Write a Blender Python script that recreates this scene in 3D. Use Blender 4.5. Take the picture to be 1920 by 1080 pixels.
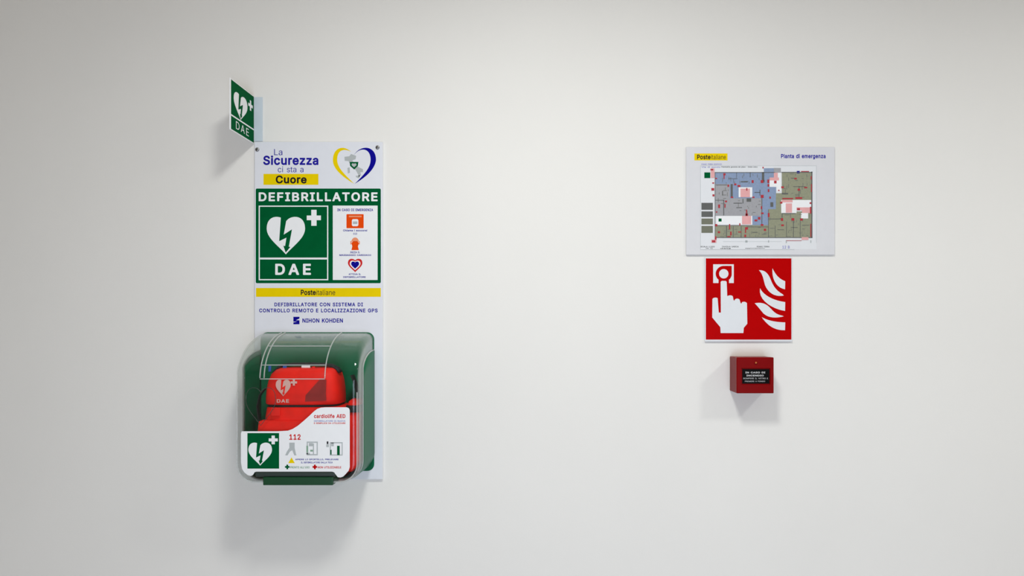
import bpy, bmesh, math, random
from mathutils import Vector
from mathutils.geometry import tessellate_polygon

for o in list(bpy.data.objects):
    bpy.data.objects.remove(o, do_unlink=True)
scene = bpy.context.scene
COL = scene.collection
random.seed(4)

# ------------------------------------------------------------------ measures
S = 0.00124          # metres per picture pixel on the wall
D = 1.60             # camera to wall
VX, VY = 1030.0, 610.0   # where the wall normal through the camera meets the wall
ZC = 1.55            # camera height


def P(px, py, d=0.0):
    """point that stands d metres off the wall and is seen at picture position px, py"""
    k = S * (D - d) / D
    return Vector(((px - VX) * k, -d, ZC + (VY - py) * k))


def T(px, py, d=0.0):
    """wall position px, py moved straight out by d metres"""
    return Vector(((px - VX) * S, -d, ZC + (VY - py) * S))


# ------------------------------------------------------------------ camera
cam_d = bpy.data.cameras.new('camera')
cam = bpy.data.objects.new('camera', cam_d)
COL.objects.link(cam)
cam.location = (0, -D, ZC)
cam.rotation_euler = (math.pi / 2, 0, 0)
cam_d.sensor_fit = 'HORIZONTAL'
cam_d.sensor_width = 36.0
cam_d.lens = 36.0 * (D / S) / 1920.0
cam_d.shift_x = (960 - VX) / 1920.0
cam_d.shift_y = (VY - 540) / 1920.0
cam_d.clip_start = 0.02
scene.camera = cam

# ------------------------------------------------------------------ world and lamps
w = bpy.data.worlds.new('room_light')
scene.world = w
w.use_nodes = True
bg = w.node_tree.nodes['Background']
bg.inputs[0].default_value = (1.0, 0.87, 0.66, 1)
bg.inputs[1].default_value = 0.28


def area(name, loc, target, sx, sy, spread, power, col):
    l = bpy.data.lights.new(name, 'AREA')
    l.shape = 'RECTANGLE'; l.size = sx; l.size_y = sy
    l.energy = power; l.color = col; l.spread = math.radians(spread)
    o = bpy.data.objects.new(name, l); COL.objects.link(o)
    o.location = loc
    o.rotation_euler = (Vector(target) - Vector(loc)).to_track_quat('-Z', 'Y').to_euler()
    return o


# two ceiling luminaires and an added cool fill light behind the camera
area('ceiling_lamp_near', (-0.02, -1.0, 2.58), (-0.02, -1.0, 0.0), 0.22, 0.22, 168, 13.6, (0.97, 0.99, 0.97))
area('ceiling_lamp_right', (1.60, -1.12, 2.58), (1.60, -1.12, 0.0), 0.22, 0.22, 168, 12.0, (0.97, 0.99, 0.97))
area('front_fill', (0.1, -3.0, 0.9), (0.05, 0, 1.15), 1.6, 1.0, 180, 28.5, (0.85, 0.97, 1.20))

vs = scene.view_settings
vs.view_transform = 'Standard'
vs.look = 'None'
vs.exposure = 0.0
vs.gamma = 1.0
vs.use_curve_mapping = False


# ------------------------------------------------------------------ materials
def lin(c):
    return tuple(((v / 255.0) / 12.92 if v / 255.0 <= 0.04045 else (((v / 255.0) + 0.055) / 1.055) ** 2.4) for v in c) + (1.0,)


MATS = {}


def mat(name, rgb, rough=0.5, spec=0.5, metal=0.0, noise=0.04, nscale=60.0, bump=0.0, bscale=400.0, coat=0.0):
    if name in MATS:
        return MATS[name]
    m = bpy.data.materials.new(name)
    m.use_nodes = True
    nt = m.node_tree; n = nt.nodes; b = n['Principled BSDF']
    b.inputs['Roughness'].default_value = rough
    b.inputs['Specular IOR Level'].default_value = spec
    b.inputs['Metallic'].default_value = metal
    b.inputs['Coat Weight'].default_value = coat
    tc = n.new('ShaderNodeTexCoord')
    c = lin(rgb)
    nz = n.new('ShaderNodeTexNoise'); nz.inputs['Scale'].default_value = nscale
    nz.inputs['Detail'].default_value = 3
    rp = n.new('ShaderNodeValToRGB')
    rp.color_ramp.elements[0].position = 0.3; rp.color_ramp.elements[1].position = 0.7
    rp.color_ramp.elements[0].color = tuple(v * (1 - noise) for v in c[:3]) + (1,)
    rp.color_ramp.elements[1].color = tuple(min(1, v * (1 + noise)) for v in c[:3]) + (1,)
    nt.links.new(tc.outputs['Object'], nz.inputs['Vector'])
    nt.links.new(nz.outputs['Fac'], rp.inputs['Fac'])
    nt.links.new(rp.outputs['Color'], b.inputs['Base Color'])
    if bump > 0:
        n2 = n.new('ShaderNodeTexNoise'); n2.inputs['Scale'].default_value = bscale
        n2.inputs['Detail'].default_value = 4
        bp = n.new('ShaderNodeBump'); bp.inputs['Strength'].default_value = bump
        bp.inputs['Distance'].default_value = 0.001
        nt.links.new(tc.outputs['Object'], n2.inputs['Vector'])
        nt.links.new(n2.outputs['Fac'], bp.inputs['Height'])
        nt.links.new(bp.outputs['Normal'], b.inputs['Normal'])
    MATS[name] = m
    return m


def clear_plastic(name, haze, tint=(0.97, 0.985, 0.98), rough=0.06):
    m = bpy.data.materials.new(name); m.use_nodes = True
    nt = m.node_tree; n = nt.nodes
    for x in list(n):
        n.remove(x)
    out = n.new('ShaderNodeOutputMaterial')
    tr = n.new('ShaderNodeBsdfTransparent'); tr.inputs[0].default_value = tint + (1,)
    gl = n.new('ShaderNodeBsdfGlossy'); gl.inputs['Roughness'].default_value = rough
    gl.inputs['Color'].default_value = (0.9, 0.92, 0.92, 1)
    df = n.new('ShaderNodeBsdfDiffuse'); df.inputs['Color'].default_value = (0.72, 0.74, 0.73, 1)
    lw = n.new('ShaderNodeLayerWeight'); lw.inputs['Blend'].default_value = 0.5
    f5 = n.new('ShaderNodeMath'); f5.operation = 'POWER'; f5.inputs[1].default_value = 5.0
    fr = n.new('ShaderNodeMath'); fr.operation = 'MULTIPLY_ADD'; fr.inputs[1].default_value = 0.7; fr.inputs[2].default_value = 0.014
    nt.links.new(lw.outputs['Facing'], f5.inputs[0]); nt.links.new(f5.outputs[0], fr.inputs[0])
    pw = n.new('ShaderNodeMath'); pw.operation = 'POWER'; pw.inputs[1].default_value = 2.2
    mu = n.new('ShaderNodeMath'); mu.operation = 'MULTIPLY_ADD'
    mu.inputs[1].default_value = haze[1]; mu.inputs[2].default_value = haze[0]
    nt.links.new(lw.outputs['Facing'], pw.inputs[0]); nt.links.new(pw.outputs[0], mu.inputs[0])
    m1 = n.new('ShaderNodeMixShader'); m2 = n.new('ShaderNodeMixShader')
    nt.links.new(mu.outputs[0], m1.inputs[0]); nt.links.new(tr.outputs[0], m1.inputs[1]); nt.links.new(df.outputs[0], m1.inputs[2])
    nt.links.new(fr.outputs[0], m2.inputs[0]); nt.links.new(m1.outputs[0], m2.inputs[1]); nt.links.new(gl.outputs[0], m2.inputs[2])
    nt.links.new(m2.outputs[0], out.inputs['Surface'])
    return m


M_WALL = mat('wall_paint', (236, 234, 229), rough=0.75, spec=0.25, noise=0.012, nscale=3.0, bump=0.12, bscale=260)
M_FLOOR = mat('floor_tiles', (196, 197, 200), rough=0.45)
M_CEIL = mat('ceiling_paint', (232, 220, 198), rough=0.85)
M_BOARD = mat('board_white', (227, 229, 235), rough=0.35, spec=0.2, noise=0.01)
M_PLANBOARD = mat('board_laminate', (219, 219, 222), rough=0.35, spec=0.2, noise=0.01)
M_WHITE = mat('print_white', (240, 241, 242), rough=0.35, noise=0.01)
M_GREEN = mat('print_green', (0, 88, 46), rough=0.6, spec=0.02, noise=0.05)
M_YELLOW = mat('print_yellow', (236, 206, 2), spec=0.08, rough=0.35, noise=0.02)
M_BLUE = mat('print_blue', (34, 28, 150), spec=0.08, rough=0.35, noise=0.02)
M_NAVY = mat('print_navy', (10, 6, 140), spec=0.08, rough=0.35, noise=0.02)
M_BLACK = mat('print_black', (34, 32, 38), spec=0.08, rough=0.35, noise=0.02)
M_GREY = mat('print_grey', (178, 184, 184), rough=0.4, noise=0.02)
M_ORANGE = mat('print_orange', (232, 74, 8), spec=0.08, rough=0.35, noise=0.03)
M_PALEORANGE = mat('print_pale_orange', (240, 150, 110), rough=0.35, noise=0.03)
M_PRED = mat('print_red', (205, 40, 40), spec=0.08, rough=0.35, noise=0.03)
M_SIGNRED = mat('sign_red', (184, 0, 2), rough=0.4, spec=0.04, noise=0.02)
M_SIGNWHITE = mat('sign_white', (226, 229, 232), rough=0.35, noise=0.01)
M_BOXRED = mat('call_point_red', (126, 0, 2), rough=0.35, spec=0.10, noise=0.03, bump=0.05, bscale=900)
M_DARK = mat('label_black', (10, 10, 10), spec=0.08, rough=0.3)
M_LETTER = mat('print_pale', (205, 205, 205), rough=0.4)
M_AMBER = mat('led_amber', (190, 110, 50), rough=0.2)
M_METAL = mat('screw_steel', (150, 150, 150), rough=0.35, metal=1.0)
M_BRACKET = mat('bracket_white', (208, 218, 226), rough=0.3, noise=0.01)
M_SHELL = mat('shell_green', (0, 98, 62), rough=0.35, spec=0.15, noise=0.04, bump=0.04, bscale=700)
M_LATCH = mat('latch_green', (0, 62, 30), rough=0.35)
M_RECESS = mat('recess_grey', (40, 52, 48), rough=0.4)
M_COVER = clear_plastic('clear_cover', (0.0, 0.42))
M_RIB = clear_plastic('clear_rib', (0.34, 0.3))
M_MOULD = clear_plastic('clear_mould', (0.05, 0.05), tint=(0.5, 0.56, 0.52))
M_BAG = mat('bag_red', (245, 24, 8), rough=0.55, spec=0.3, noise=0.08, nscale=40, bump=0.25, bscale=900)
M_BAG2 = mat('bag_red_shaded', (150, 22, 16), rough=0.6, noise=0.05)
M_STRAP = mat('webbing_black', (18, 18, 20), rough=0.7, bump=0.3, bscale=1200)
M_TAGBLUE = mat('tag_blue', (36, 86, 170), rough=0.4)
M_BAGPRINT = mat('bag_print', (226, 176, 166), rough=0.5)
M_PLANBLUE = mat('plan_blue', (134, 152, 182), rough=0.4, noise=0.06, nscale=300)
M_PLANGREY = mat('plan_grey', (160, 160, 164), rough=0.4, noise=0.04, nscale=300)
M_PLANOLIVE = mat('plan_olive', (144, 146, 122), rough=0.4, noise=0.06, nscale=300)
M_PLANDARK = mat('plan_dark', (92, 94, 92), rough=0.4)
M_PINK = mat('plan_pink', (228, 168, 168), rough=0.4)
M_SHEET = mat('plan_sheet', (226, 228, 231), rough=0.35, noise=0.008)
M_PLANRED = mat('plan_red', (176, 40, 52), rough=0.4)
M_LILAC = mat('print_lilac', (150, 152, 200), rough=0.4)
M_PALEGREEN = mat('print_pale_green', (130, 165, 140), rough=0.4)


# letter outlines: advance; outline; outline ... (r regular, b bold)
GLYPHS = {"b'":'103;39,145 67,146 74,150 78,158 82,255 81,260 78,263 71,268 32,268 26,265 22,257 26,156 30,148 34,146',
'b,':'94;19,-73 45,-73 51,-70 55,-65 82,32 82,38 81,42 77,46 74,48 68,50 31,49 25,46 21,40 5,-58 6,-63 8,-68 14,-72',
'b-':'227;57,80 168,80 174,81 179,85 182,91 182,121 181,127 179,131 175,134 168,136 58,136 52,135 46,131 44,125 43,95 44,89 46,85 52,81',
'b.':'94;43,-16 55,-16 61,-14 71,-8 76,-2 81,4 84,18 84,26 82,35 74,46 70,50 62,55 48,58 34,55 23,48 15,37 11,25 12,13 14,6 18,-1 23,-6 29,-11 37,-15',
'b0':'227;111,-17 131,-16 152,-10 171,2 184,14 198,35 206,56 214,85 216,116 216,148 210,184 204,205 193,228 184,240 174,250 158,261 141,268 126,271 114,272 97,270 84,268 70,262 56,253 44,241 38,234 26,214 17,188 12,162 10,137 10,106 16,70 22,49 34,26 44,13 50,6 56,2 69,-7 87,-14 100,-16;108,39 97,43 87,51 81,60 77,70 70,99 68,123 69,144 72,165 74,177 78,188 86,202 92,208 100,213 108,216 119,216 127,213 134,208 140,203 148,189 152,178 156,156 158,132 158,110 156,95 152,77 148,66 140,52 136,47 127,41 118,39',
'b1':'227;38,-14 195,-14 202,-12 206,-9 208,-5 210,1 210,27 208,33 204,38 201,40 195,42 152,42 152,254 150,261 147,265 143,267 137,268 100,268 94,267 35,225 30,219 29,213 29,180 31,173 34,168 38,166 44,165 50,167 90,196 91,197 92,196 92,42 39,42 33,40 28,36 25,33 24,27 24,-3 29,-10 33,-13',
'b2':'227;32,-14 194,-14 201,-12 205,-9 207,-5 208,1 208,31 205,37 200,41 194,42 108,43 154,91 179,121 196,147 203,170 204,181 204,199 199,217 194,227 186,238 176,249 160,260 151,265 135,270 113,272 90,270 75,265 61,258 47,248 38,238 31,228 26,218 22,205 19,182 20,176 22,172 30,168 63,167 70,169 74,172 76,176 79,193 84,204 92,211 102,215 119,216 131,212 137,208 141,203 144,199 146,191 146,180 143,170 138,161 131,151 116,133 20,30 18,23 18,-3 23,-10 27,-13',
'b:':'94;43,-16 55,-16 61,-14 71,-8 76,-2 81,4 84,18 84,26 82,35 74,46 70,50 62,55 48,58 34,55 23,48 15,37 11,25 12,13 14,6 18,-1 23,-6 29,-11 37,-15;44,122 57,122 64,125 71,130 76,135 81,143 84,156 84,167 82,172 75,183 70,188 62,192 49,195 39,194 34,192 24,186 15,176 11,162 12,149 18,136 29,126',
'bA':'240;8,-14 42,-14 48,-13 54,-8 56,-5 78,57 162,57 184,-5 189,-10 192,-13 198,-14 231,-14 238,-12 242,-9 244,-5 245,3 243,9 154,251 149,263 143,267 137,268 101,268 94,267 90,263 88,260 -5,4 -5,-3 -2,-9 3,-13;98,114 100,124 119,178 120,179 142,114',
'bB':'228;30,-14 129,-14 153,-12 173,-6 187,1 197,8 204,15 213,27 220,47 222,59 223,71 221,88 215,105 208,117 200,126 190,134 200,145 209,160 212,170 213,181 212,200 207,218 203,227 196,237 187,246 172,257 162,262 149,266 122,268 31,268 24,267 18,261 16,254 16,1 17,-5 20,-9 25,-13;77,42 76,43 77,102 126,102 136,100 144,98 151,94 156,89 161,81 164,73 163,62 159,54 150,47 135,43;77,156 76,157 77,212 129,212 143,207 151,199 154,188 153,178 148,168 141,162 126,157',
'bC':'255;131,-17 149,-16 171,-12 194,-3 210,8 226,23 237,39 244,55 248,67 250,79 249,85 247,89 239,94 205,94 199,93 195,90 192,86 185,68 179,59 174,54 167,49 158,45 140,40 119,42 108,45 100,49 86,61 75,78 71,89 66,110 66,138 68,154 74,174 81,186 91,198 103,207 115,212 132,214 146,213 163,208 172,202 178,196 187,183 192,168 195,164 201,160 239,160 245,164 249,169 250,174 250,180 241,206 230,225 214,243 200,253 183,262 163,268 144,272 115,270 100,268 84,262 69,254 61,249 54,244 41,231 28,213 22,202 16,189 10,167 7,147 6,129 7,107 10,87 16,67 26,45 42,23 55,10 66,2 84,-8 101,-14 118,-16',
'bD':'251;30,-14 123,-14 147,-10 158,-7 168,-4 182,3 197,13 210,26 220,38 229,52 238,75 241,88 244,108 244,139 241,167 237,182 231,197 220,217 211,229 199,240 183,251 168,259 151,264 123,268 31,268 24,267 18,261 16,254 16,1 17,-5 20,-9 25,-13;77,42 76,211 121,212 134,210 144,206 156,200 166,191 177,175 181,163 185,143 186,121 184,102 177,80 172,71 161,58 152,52 143,48 121,43',
'bE':'209;30,-14 187,-14 194,-12 200,-6 202,1 201,31 198,37 193,41 187,42 76,43 77,100 177,100 183,102 186,104 190,109 192,115 191,146 188,152 183,156 177,157 77,157 76,211 185,212 191,213 195,216 198,220 200,227 200,257 196,263 192,267 185,268 31,268 24,267 18,261 16,254 16,1 17,-5 20,-9 25,-13',
'bF':'205;30,-14 65,-14 71,-10 75,-5 76,1 77,96 172,96 179,98 185,104 187,111 186,142 184,148 178,152 172,153 77,153 76,211 184,212 190,213 193,216 197,220 198,227 198,257 195,263 191,267 184,268 31,268 24,267 18,261 16,254 16,1 17,-5 20,-9 25,-13',
'bG':'260;132,-17 154,-16 166,-14 181,-9 203,2 218,14 232,30 238,39 244,52 250,69 253,96 252,131 250,137 244,141 238,142 139,142 133,138 128,131 128,100 129,93 135,87 142,86 191,86 189,74 180,60 173,52 159,45 145,41 124,41 107,46 100,50 93,55 81,68 75,78 71,88 68,103 66,127 66,144 71,166 75,177 86,193 100,205 112,211 124,214 142,214 158,209 168,204 176,197 185,184 193,166 198,162 201,161 240,161 246,164 250,172 251,175 248,187 245,199 237,214 226,231 210,246 194,257 176,265 155,270 133,272 117,271 99,268 82,262 67,254 54,244 40,231 27,211 16,188 10,167 7,147 6,129 8,97 14,70 23,49 31,37 40,24 54,10 67,1 82,-7 101,-14 118,-16',
'bH':'258;30,-14 65,-14 71,-10 75,-5 76,1 77,102 182,102 182,1 184,-6 190,-12 197,-14 228,-14 234,-13 239,-9 241,-5 242,1 242,254 241,260 237,265 234,267 228,268 197,268 190,267 184,261 182,254 181,158 77,158 76,254 75,261 69,267 62,268 31,268 25,267 20,263 17,260 16,254 16,1 17,-5 20,-9 25,-13',
'bI':'150;16,-14 134,-14 141,-12 145,-9 147,-5 148,1 148,28 147,34 145,37 137,42 106,43 106,211 137,212 143,216 147,220 148,227 148,257 145,263 140,267 134,268 16,268 9,267 5,263 3,260 2,254 2,227 3,221 5,217 13,212 45,211 45,43 13,42 7,39 3,35 2,28 2,-3 7,-10 10,-13',
'bK':'233;30,-14 65,-14 71,-10 75,-6 76,1 76,78 97,100 177,-10 181,-13 187,-14 223,-14 229,-13 234,-9 237,-5 238,0 236,7 140,143 234,245 238,251 238,257 233,265 229,267 223,268 182,268 175,267 170,263 77,162 76,254 75,261 69,267 62,268 31,268 25,267 20,263 17,260 16,254 16,1 17,-5 20,-9 25,-13',
'bL':'196;30,-14 180,-14 186,-13 189,-10 193,-5 194,1 194,31 191,37 186,41 180,42 76,43 76,254 75,260 73,263 68,267 62,268 27,268 20,263 17,260 16,254 16,1 17,-5 20,-9 25,-13',
'bM':'314;30,-14 64,-14 70,-10 74,-3 75,132 129,-3 132,-9 137,-12 144,-14 170,-14 176,-13 182,-9 185,-3 237,131 238,1 239,-5 242,-9 246,-12 253,-14 283,-14 289,-13 294,-9 297,-5 298,1 298,254 297,260 293,265 289,267 283,268 239,268 233,267 228,263 224,256 158,83 92,252 86,263 81,267 75,268 31,268 25,267 20,263 17,260 16,254 16,1 17,-5 20,-9 25,-13',
'bN':'262;30,-14 65,-14 71,-10 76,-3 77,157 182,-8 187,-12 194,-14 231,-14 237,-13 242,-9 244,-5 246,1 246,254 244,260 240,265 237,267 231,268 200,268 194,267 191,265 186,257 185,96 80,262 74,267 67,268 31,268 25,267 20,263 17,260 16,254 16,1 17,-5 20,-9 25,-13',
'bO':'267;131,-17 153,-16 168,-13 183,-8 198,0 209,8 226,24 237,39 246,54 251,66 256,86 260,106 260,122 260,148 256,168 252,184 244,203 237,216 226,231 212,244 204,250 183,262 167,268 152,270 134,272 115,270 100,268 84,262 65,252 55,244 42,231 29,215 21,199 16,187 10,167 7,147 6,129 8,100 10,87 14,71 23,50 32,35 40,24 58,8 69,0 84,-8 101,-14 117,-16;129,41 116,42 100,49 92,56 80,70 71,88 68,100 66,116 66,138 68,151 72,168 77,179 86,192 93,200 107,209 125,214 135,214 150,212 162,208 174,200 186,187 192,176 199,153 200,143 201,120 199,101 195,87 188,72 180,60 168,50 159,45 143,41',
'bP':'222;30,-14 65,-14 71,-10 75,-6 76,1 77,79 132,80 148,82 161,86 173,91 187,101 200,115 207,125 215,147 218,164 218,184 215,201 209,218 200,233 184,248 173,256 163,261 147,266 119,268 31,268 24,267 18,261 16,254 16,1 17,-5 20,-9 25,-13;77,135 77,212 127,212 138,209 150,201 155,193 158,184 158,167 154,153 147,144 138,138 126,136',
'bR':'224;30,-14 65,-14 71,-10 75,-5 76,1 77,85 116,84 162,-2 166,-8 170,-12 177,-14 213,-14 220,-12 226,-6 228,0 227,6 176,98 192,110 199,117 207,128 212,139 216,152 218,169 218,183 216,201 209,221 201,233 192,244 174,256 163,261 148,266 120,268 31,268 24,267 18,261 16,254 16,1 17,-5 20,-9 25,-13;77,142 77,212 122,212 131,211 144,207 152,199 156,193 158,185 158,170 155,157 152,153 147,148 139,144 128,142',
'bS':'223;108,-18 126,-18 143,-16 154,-12 171,-6 187,4 199,16 209,31 215,46 218,64 218,77 213,98 204,114 190,128 176,138 161,145 138,152 105,162 88,168 76,176 73,180 72,190 74,198 77,203 82,207 89,211 104,215 124,214 141,209 147,204 151,199 156,184 158,180 166,176 203,176 209,178 213,183 214,190 211,210 205,225 194,240 184,249 174,256 162,262 141,269 124,272 103,272 76,266 57,259 42,249 30,236 21,223 15,209 12,190 14,171 17,158 25,144 35,133 43,126 56,119 72,111 123,96 143,89 152,84 158,77 158,74 158,63 156,57 151,51 137,43 125,40 115,38 94,40 86,43 78,48 69,57 65,74 61,79 57,81 51,82 20,82 13,81 7,75 5,68 7,54 10,42 16,30 22,21 35,6 49,-4 69,-12 84,-16',
'bT':'224;96,-14 131,-14 137,-10 142,-3 142,211 208,212 214,213 217,216 221,221 222,227 222,254 221,261 217,265 214,267 208,268 17,268 10,267 6,263 3,260 2,254 2,227 4,220 10,214 17,212 82,211 82,1 84,-5 86,-9 91,-13',
'bU':'259;122,-18 144,-18 160,-15 176,-10 188,-5 201,4 217,18 228,33 234,44 240,60 242,82 242,254 241,261 237,265 234,267 228,268 194,268 188,265 184,260 182,254 182,89 181,76 176,63 172,58 165,50 154,44 138,40 121,40 109,42 101,46 94,50 87,57 82,64 78,76 76,88 76,254 74,261 71,265 65,268 31,268 24,267 20,263 17,260 16,254 16,84 20,59 24,46 30,34 38,21 49,10 62,0 75,-7 87,-12 99,-15',
'bV':'240;102,-14 142,-14 148,-10 153,-3 245,251 245,257 244,261 240,265 237,267 231,268 198,268 191,267 185,260 121,75 56,257 53,263 47,267 41,268 9,268 2,267 -2,263 -5,260 -6,255 -5,249 88,-2 93,-10 97,-13',
'bZ':'219;21,-14 199,-14 206,-12 212,-6 214,1 213,31 210,37 205,41 199,42 86,43 211,224 212,231 212,254 211,261 205,267 198,268 21,268 14,267 8,261 6,254 6,223 10,217 15,213 21,212 133,211 8,29 7,23 8,-3 12,-10 16,-13',
'ba':'195;80,-18 89,-18 104,-16 116,-11 125,-6 130,-10 136,-14 171,-14 177,-10 182,-3 182,126 182,136 178,154 171,171 164,180 157,187 141,197 119,204 105,206 84,206 64,202 49,196 31,184 22,175 12,161 7,149 8,140 10,137 14,133 49,123 55,124 59,126 67,139 72,144 85,150 95,152 106,151 115,148 121,141 124,134 123,128 62,120 44,114 33,109 23,102 14,94 6,80 3,71 1,54 4,34 10,18 17,8 26,0 41,-10 59,-16;84,37 73,38 63,43 60,48 60,55 61,59 64,62 72,66 82,69 124,75 124,64 122,58 114,47 104,40 93,37',
'bc':'198;98,-18 111,-18 130,-15 144,-10 163,0 178,14 186,26 192,38 195,51 194,58 188,64 153,72 147,71 142,67 136,55 129,46 121,40 111,38 97,38 85,41 76,49 70,58 66,67 63,79 62,92 63,108 65,117 70,130 76,139 86,147 96,150 102,151 111,150 120,148 126,144 132,140 135,135 139,125 143,120 146,118 152,117 185,125 191,130 194,136 194,143 188,158 178,173 169,182 158,191 143,199 128,204 112,206 91,206 77,203 57,195 39,182 30,174 24,165 15,150 8,130 4,107 4,80 6,62 15,38 27,18 41,4 60,-9 78,-15',
'bd':'212;92,-18 105,-18 118,-16 131,-11 143,-4 148,-10 151,-13 157,-14 189,-14 195,-10 199,-5 200,1 200,254 198,261 195,265 191,267 185,268 156,268 150,267 145,263 143,260 142,254 141,194 126,202 117,204 106,206 82,205 73,203 61,199 46,190 29,175 19,161 10,140 6,125 4,108 4,80 9,51 17,31 28,15 39,4 50,-5 60,-10 73,-15;97,38 88,40 81,44 77,47 71,56 65,70 63,80 62,106 68,127 76,140 79,144 88,149 95,150 104,151 114,150 121,146 129,140 134,132 139,120 141,110 142,83 137,62 133,54 127,47 119,41 112,38',
'be':'202;100,-18 114,-18 135,-14 152,-8 165,0 180,13 189,25 196,42 195,51 193,54 188,58 153,66 147,65 144,63 134,47 127,42 115,38 98,38 87,40 78,46 69,56 64,70 185,70 191,72 194,74 198,79 200,85 199,112 195,135 189,153 178,171 165,184 150,195 132,202 111,206 90,206 75,202 57,195 41,184 26,169 14,149 6,126 4,107 4,80 6,63 15,37 26,19 39,6 56,-6 64,-10 77,-14 93,-18;66,124 66,126 69,132 77,142 85,148 98,151 111,150 122,146 130,139 137,125',
'bf':'127;40,-14 74,-14 80,-10 84,-3 85,149 113,150 119,151 123,153 126,157 128,164 128,189 127,195 124,198 119,202 113,204 86,204 85,214 86,219 89,222 101,223 113,220 117,221 123,224 126,228 135,257 135,263 130,271 119,276 99,279 85,278 71,276 55,269 47,263 40,256 31,242 28,234 26,223 26,204 0,203 -6,200 -10,192 -11,164 -10,158 -8,155 0,150 26,149 26,1 28,-5 30,-9 35,-13',
'bg':'213;102,-89 115,-89 136,-86 150,-81 161,-76 175,-66 186,-54 193,-41 197,-30 200,-12 200,189 199,195 196,198 189,203 154,203 148,200 143,193 127,202 106,206 86,206 66,201 47,191 39,184 30,175 17,156 8,136 5,120 3,99 4,82 6,65 13,43 20,30 28,19 37,10 49,1 61,-5 83,-10 105,-12 116,-10 126,-7 141,0 142,0 141,-11 139,-18 136,-23 127,-30 118,-33 109,-34 96,-34 82,-31 72,-25 60,-10 56,-8 51,-7 45,-8 22,-20 17,-24 13,-29 12,-35 14,-44 23,-56 37,-70 45,-75 64,-84 80,-88;99,44 85,47 80,50 74,56 67,66 65,73 62,86 62,98 63,111 65,119 70,132 76,140 83,146 90,149 104,151 114,150 122,146 128,141 135,132 140,120 142,110 142,87 138,69 131,55 125,50 117,46 110,44',
'bh':'205;26,-14 60,-14 66,-10 70,-5 71,1 72,123 75,134 81,142 91,148 100,150 112,150 124,145 129,139 134,126 134,1 136,-6 139,-10 145,-14 178,-14 184,-13 187,-10 191,-5 192,1 192,126 190,146 187,158 182,168 173,181 163,191 149,199 134,204 122,206 99,205 88,202 71,195 70,257 66,265 62,267 56,268 27,268 21,267 18,265 14,261 12,254 12,1 14,-5 16,-9 21,-13',
'bi':'83;26,-14 60,-14 66,-10 70,-3 71,189 70,195 68,198 60,203 24,203 18,200 13,192 12,1 14,-5 16,-9 21,-13;38,208 51,208 63,214 68,219 74,227 77,238 76,250 70,262 64,268 56,273 42,276 28,273 18,267 14,262 9,255 6,242 9,228 14,221 24,212 31,209',
'bl':'95;63,-15 77,-15 95,-12 99,-10 102,-5 104,3 98,30 96,36 88,40 72,40 71,42 70,257 68,263 60,268 27,268 21,267 18,265 14,260 12,254 13,32 15,22 20,9 30,-2 45,-11',
'bm':'305;26,-14 60,-14 66,-10 70,-5 71,1 71,125 73,134 77,141 84,147 95,151 105,151 113,148 119,143 122,135 123,1 124,-5 128,-10 132,-13 138,-14 167,-14 174,-12 178,-9 180,-5 182,1 182,130 185,139 189,144 197,149 204,151 214,151 224,148 230,143 234,134 234,1 236,-6 242,-12 249,-14 278,-14 284,-13 287,-10 291,-5 292,1 292,130 291,145 288,156 283,171 276,181 265,192 253,199 237,205 223,207 212,207 202,206 186,201 170,192 160,183 150,193 143,198 134,203 119,206 104,207 95,206 81,201 69,194 62,202 55,204 27,204 21,202 18,200 14,195 12,189 12,1 14,-5 16,-9 21,-13',
'bn':'205;26,-14 60,-14 66,-10 70,-5 71,1 72,123 75,134 81,142 91,148 100,150 112,150 124,145 129,139 134,126 134,1 136,-6 142,-12 149,-14 181,-14 187,-10 191,-6 192,1 192,126 190,143 185,161 176,177 167,188 155,196 145,201 134,204 122,206 107,206 88,202 79,199 70,193 65,200 61,202 55,204 24,203 18,200 14,196 12,189 12,1 14,-5 16,-9 21,-13',
'bo':'208;98,-18 116,-18 132,-14 149,-8 168,4 183,21 193,37 202,63 204,80 204,108 202,124 197,139 193,151 184,165 178,173 167,184 153,194 143,199 130,203 111,206 91,206 77,203 57,195 39,182 30,174 24,165 15,150 8,130 4,107 4,80 6,62 15,38 27,18 41,4 60,-9 78,-15;103,37 97,38 85,41 80,44 74,52 69,59 65,71 62,83 62,96 65,117 70,130 74,137 80,144 86,147 96,150 105,151 113,150 122,147 130,141 135,135 140,126 144,114 146,102 146,86 143,71 140,63 136,55 131,48 127,44 119,40 110,38',
'bp':'212;26,-85 60,-85 66,-82 69,-78 71,-71 71,-6 87,-14 108,-18 126,-18 143,-14 157,-8 174,4 189,21 198,38 206,62 209,87 208,110 204,136 196,156 184,173 173,185 163,193 152,199 140,203 130,205 106,206 86,202 70,193 65,200 61,202 55,204 24,203 18,200 14,195 12,189 12,-71 14,-77 16,-80 21,-84;105,38 97,39 89,44 84,48 78,57 72,77 70,104 72,117 76,127 82,139 88,144 94,148 103,150 112,151 121,150 128,147 136,141 142,133 145,126 149,111 150,88 148,74 145,63 142,56 136,48 131,44 123,39 115,38',
'br':'130;26,-14 60,-14 66,-10 70,-5 71,1 72,126 77,138 86,145 94,148 102,149 124,148 132,152 134,156 136,162 136,191 134,198 130,202 127,205 113,206 95,206 80,201 69,195 65,200 59,203 27,204 20,202 16,198 14,195 12,189 12,1 14,-5 16,-9 21,-13',
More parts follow.
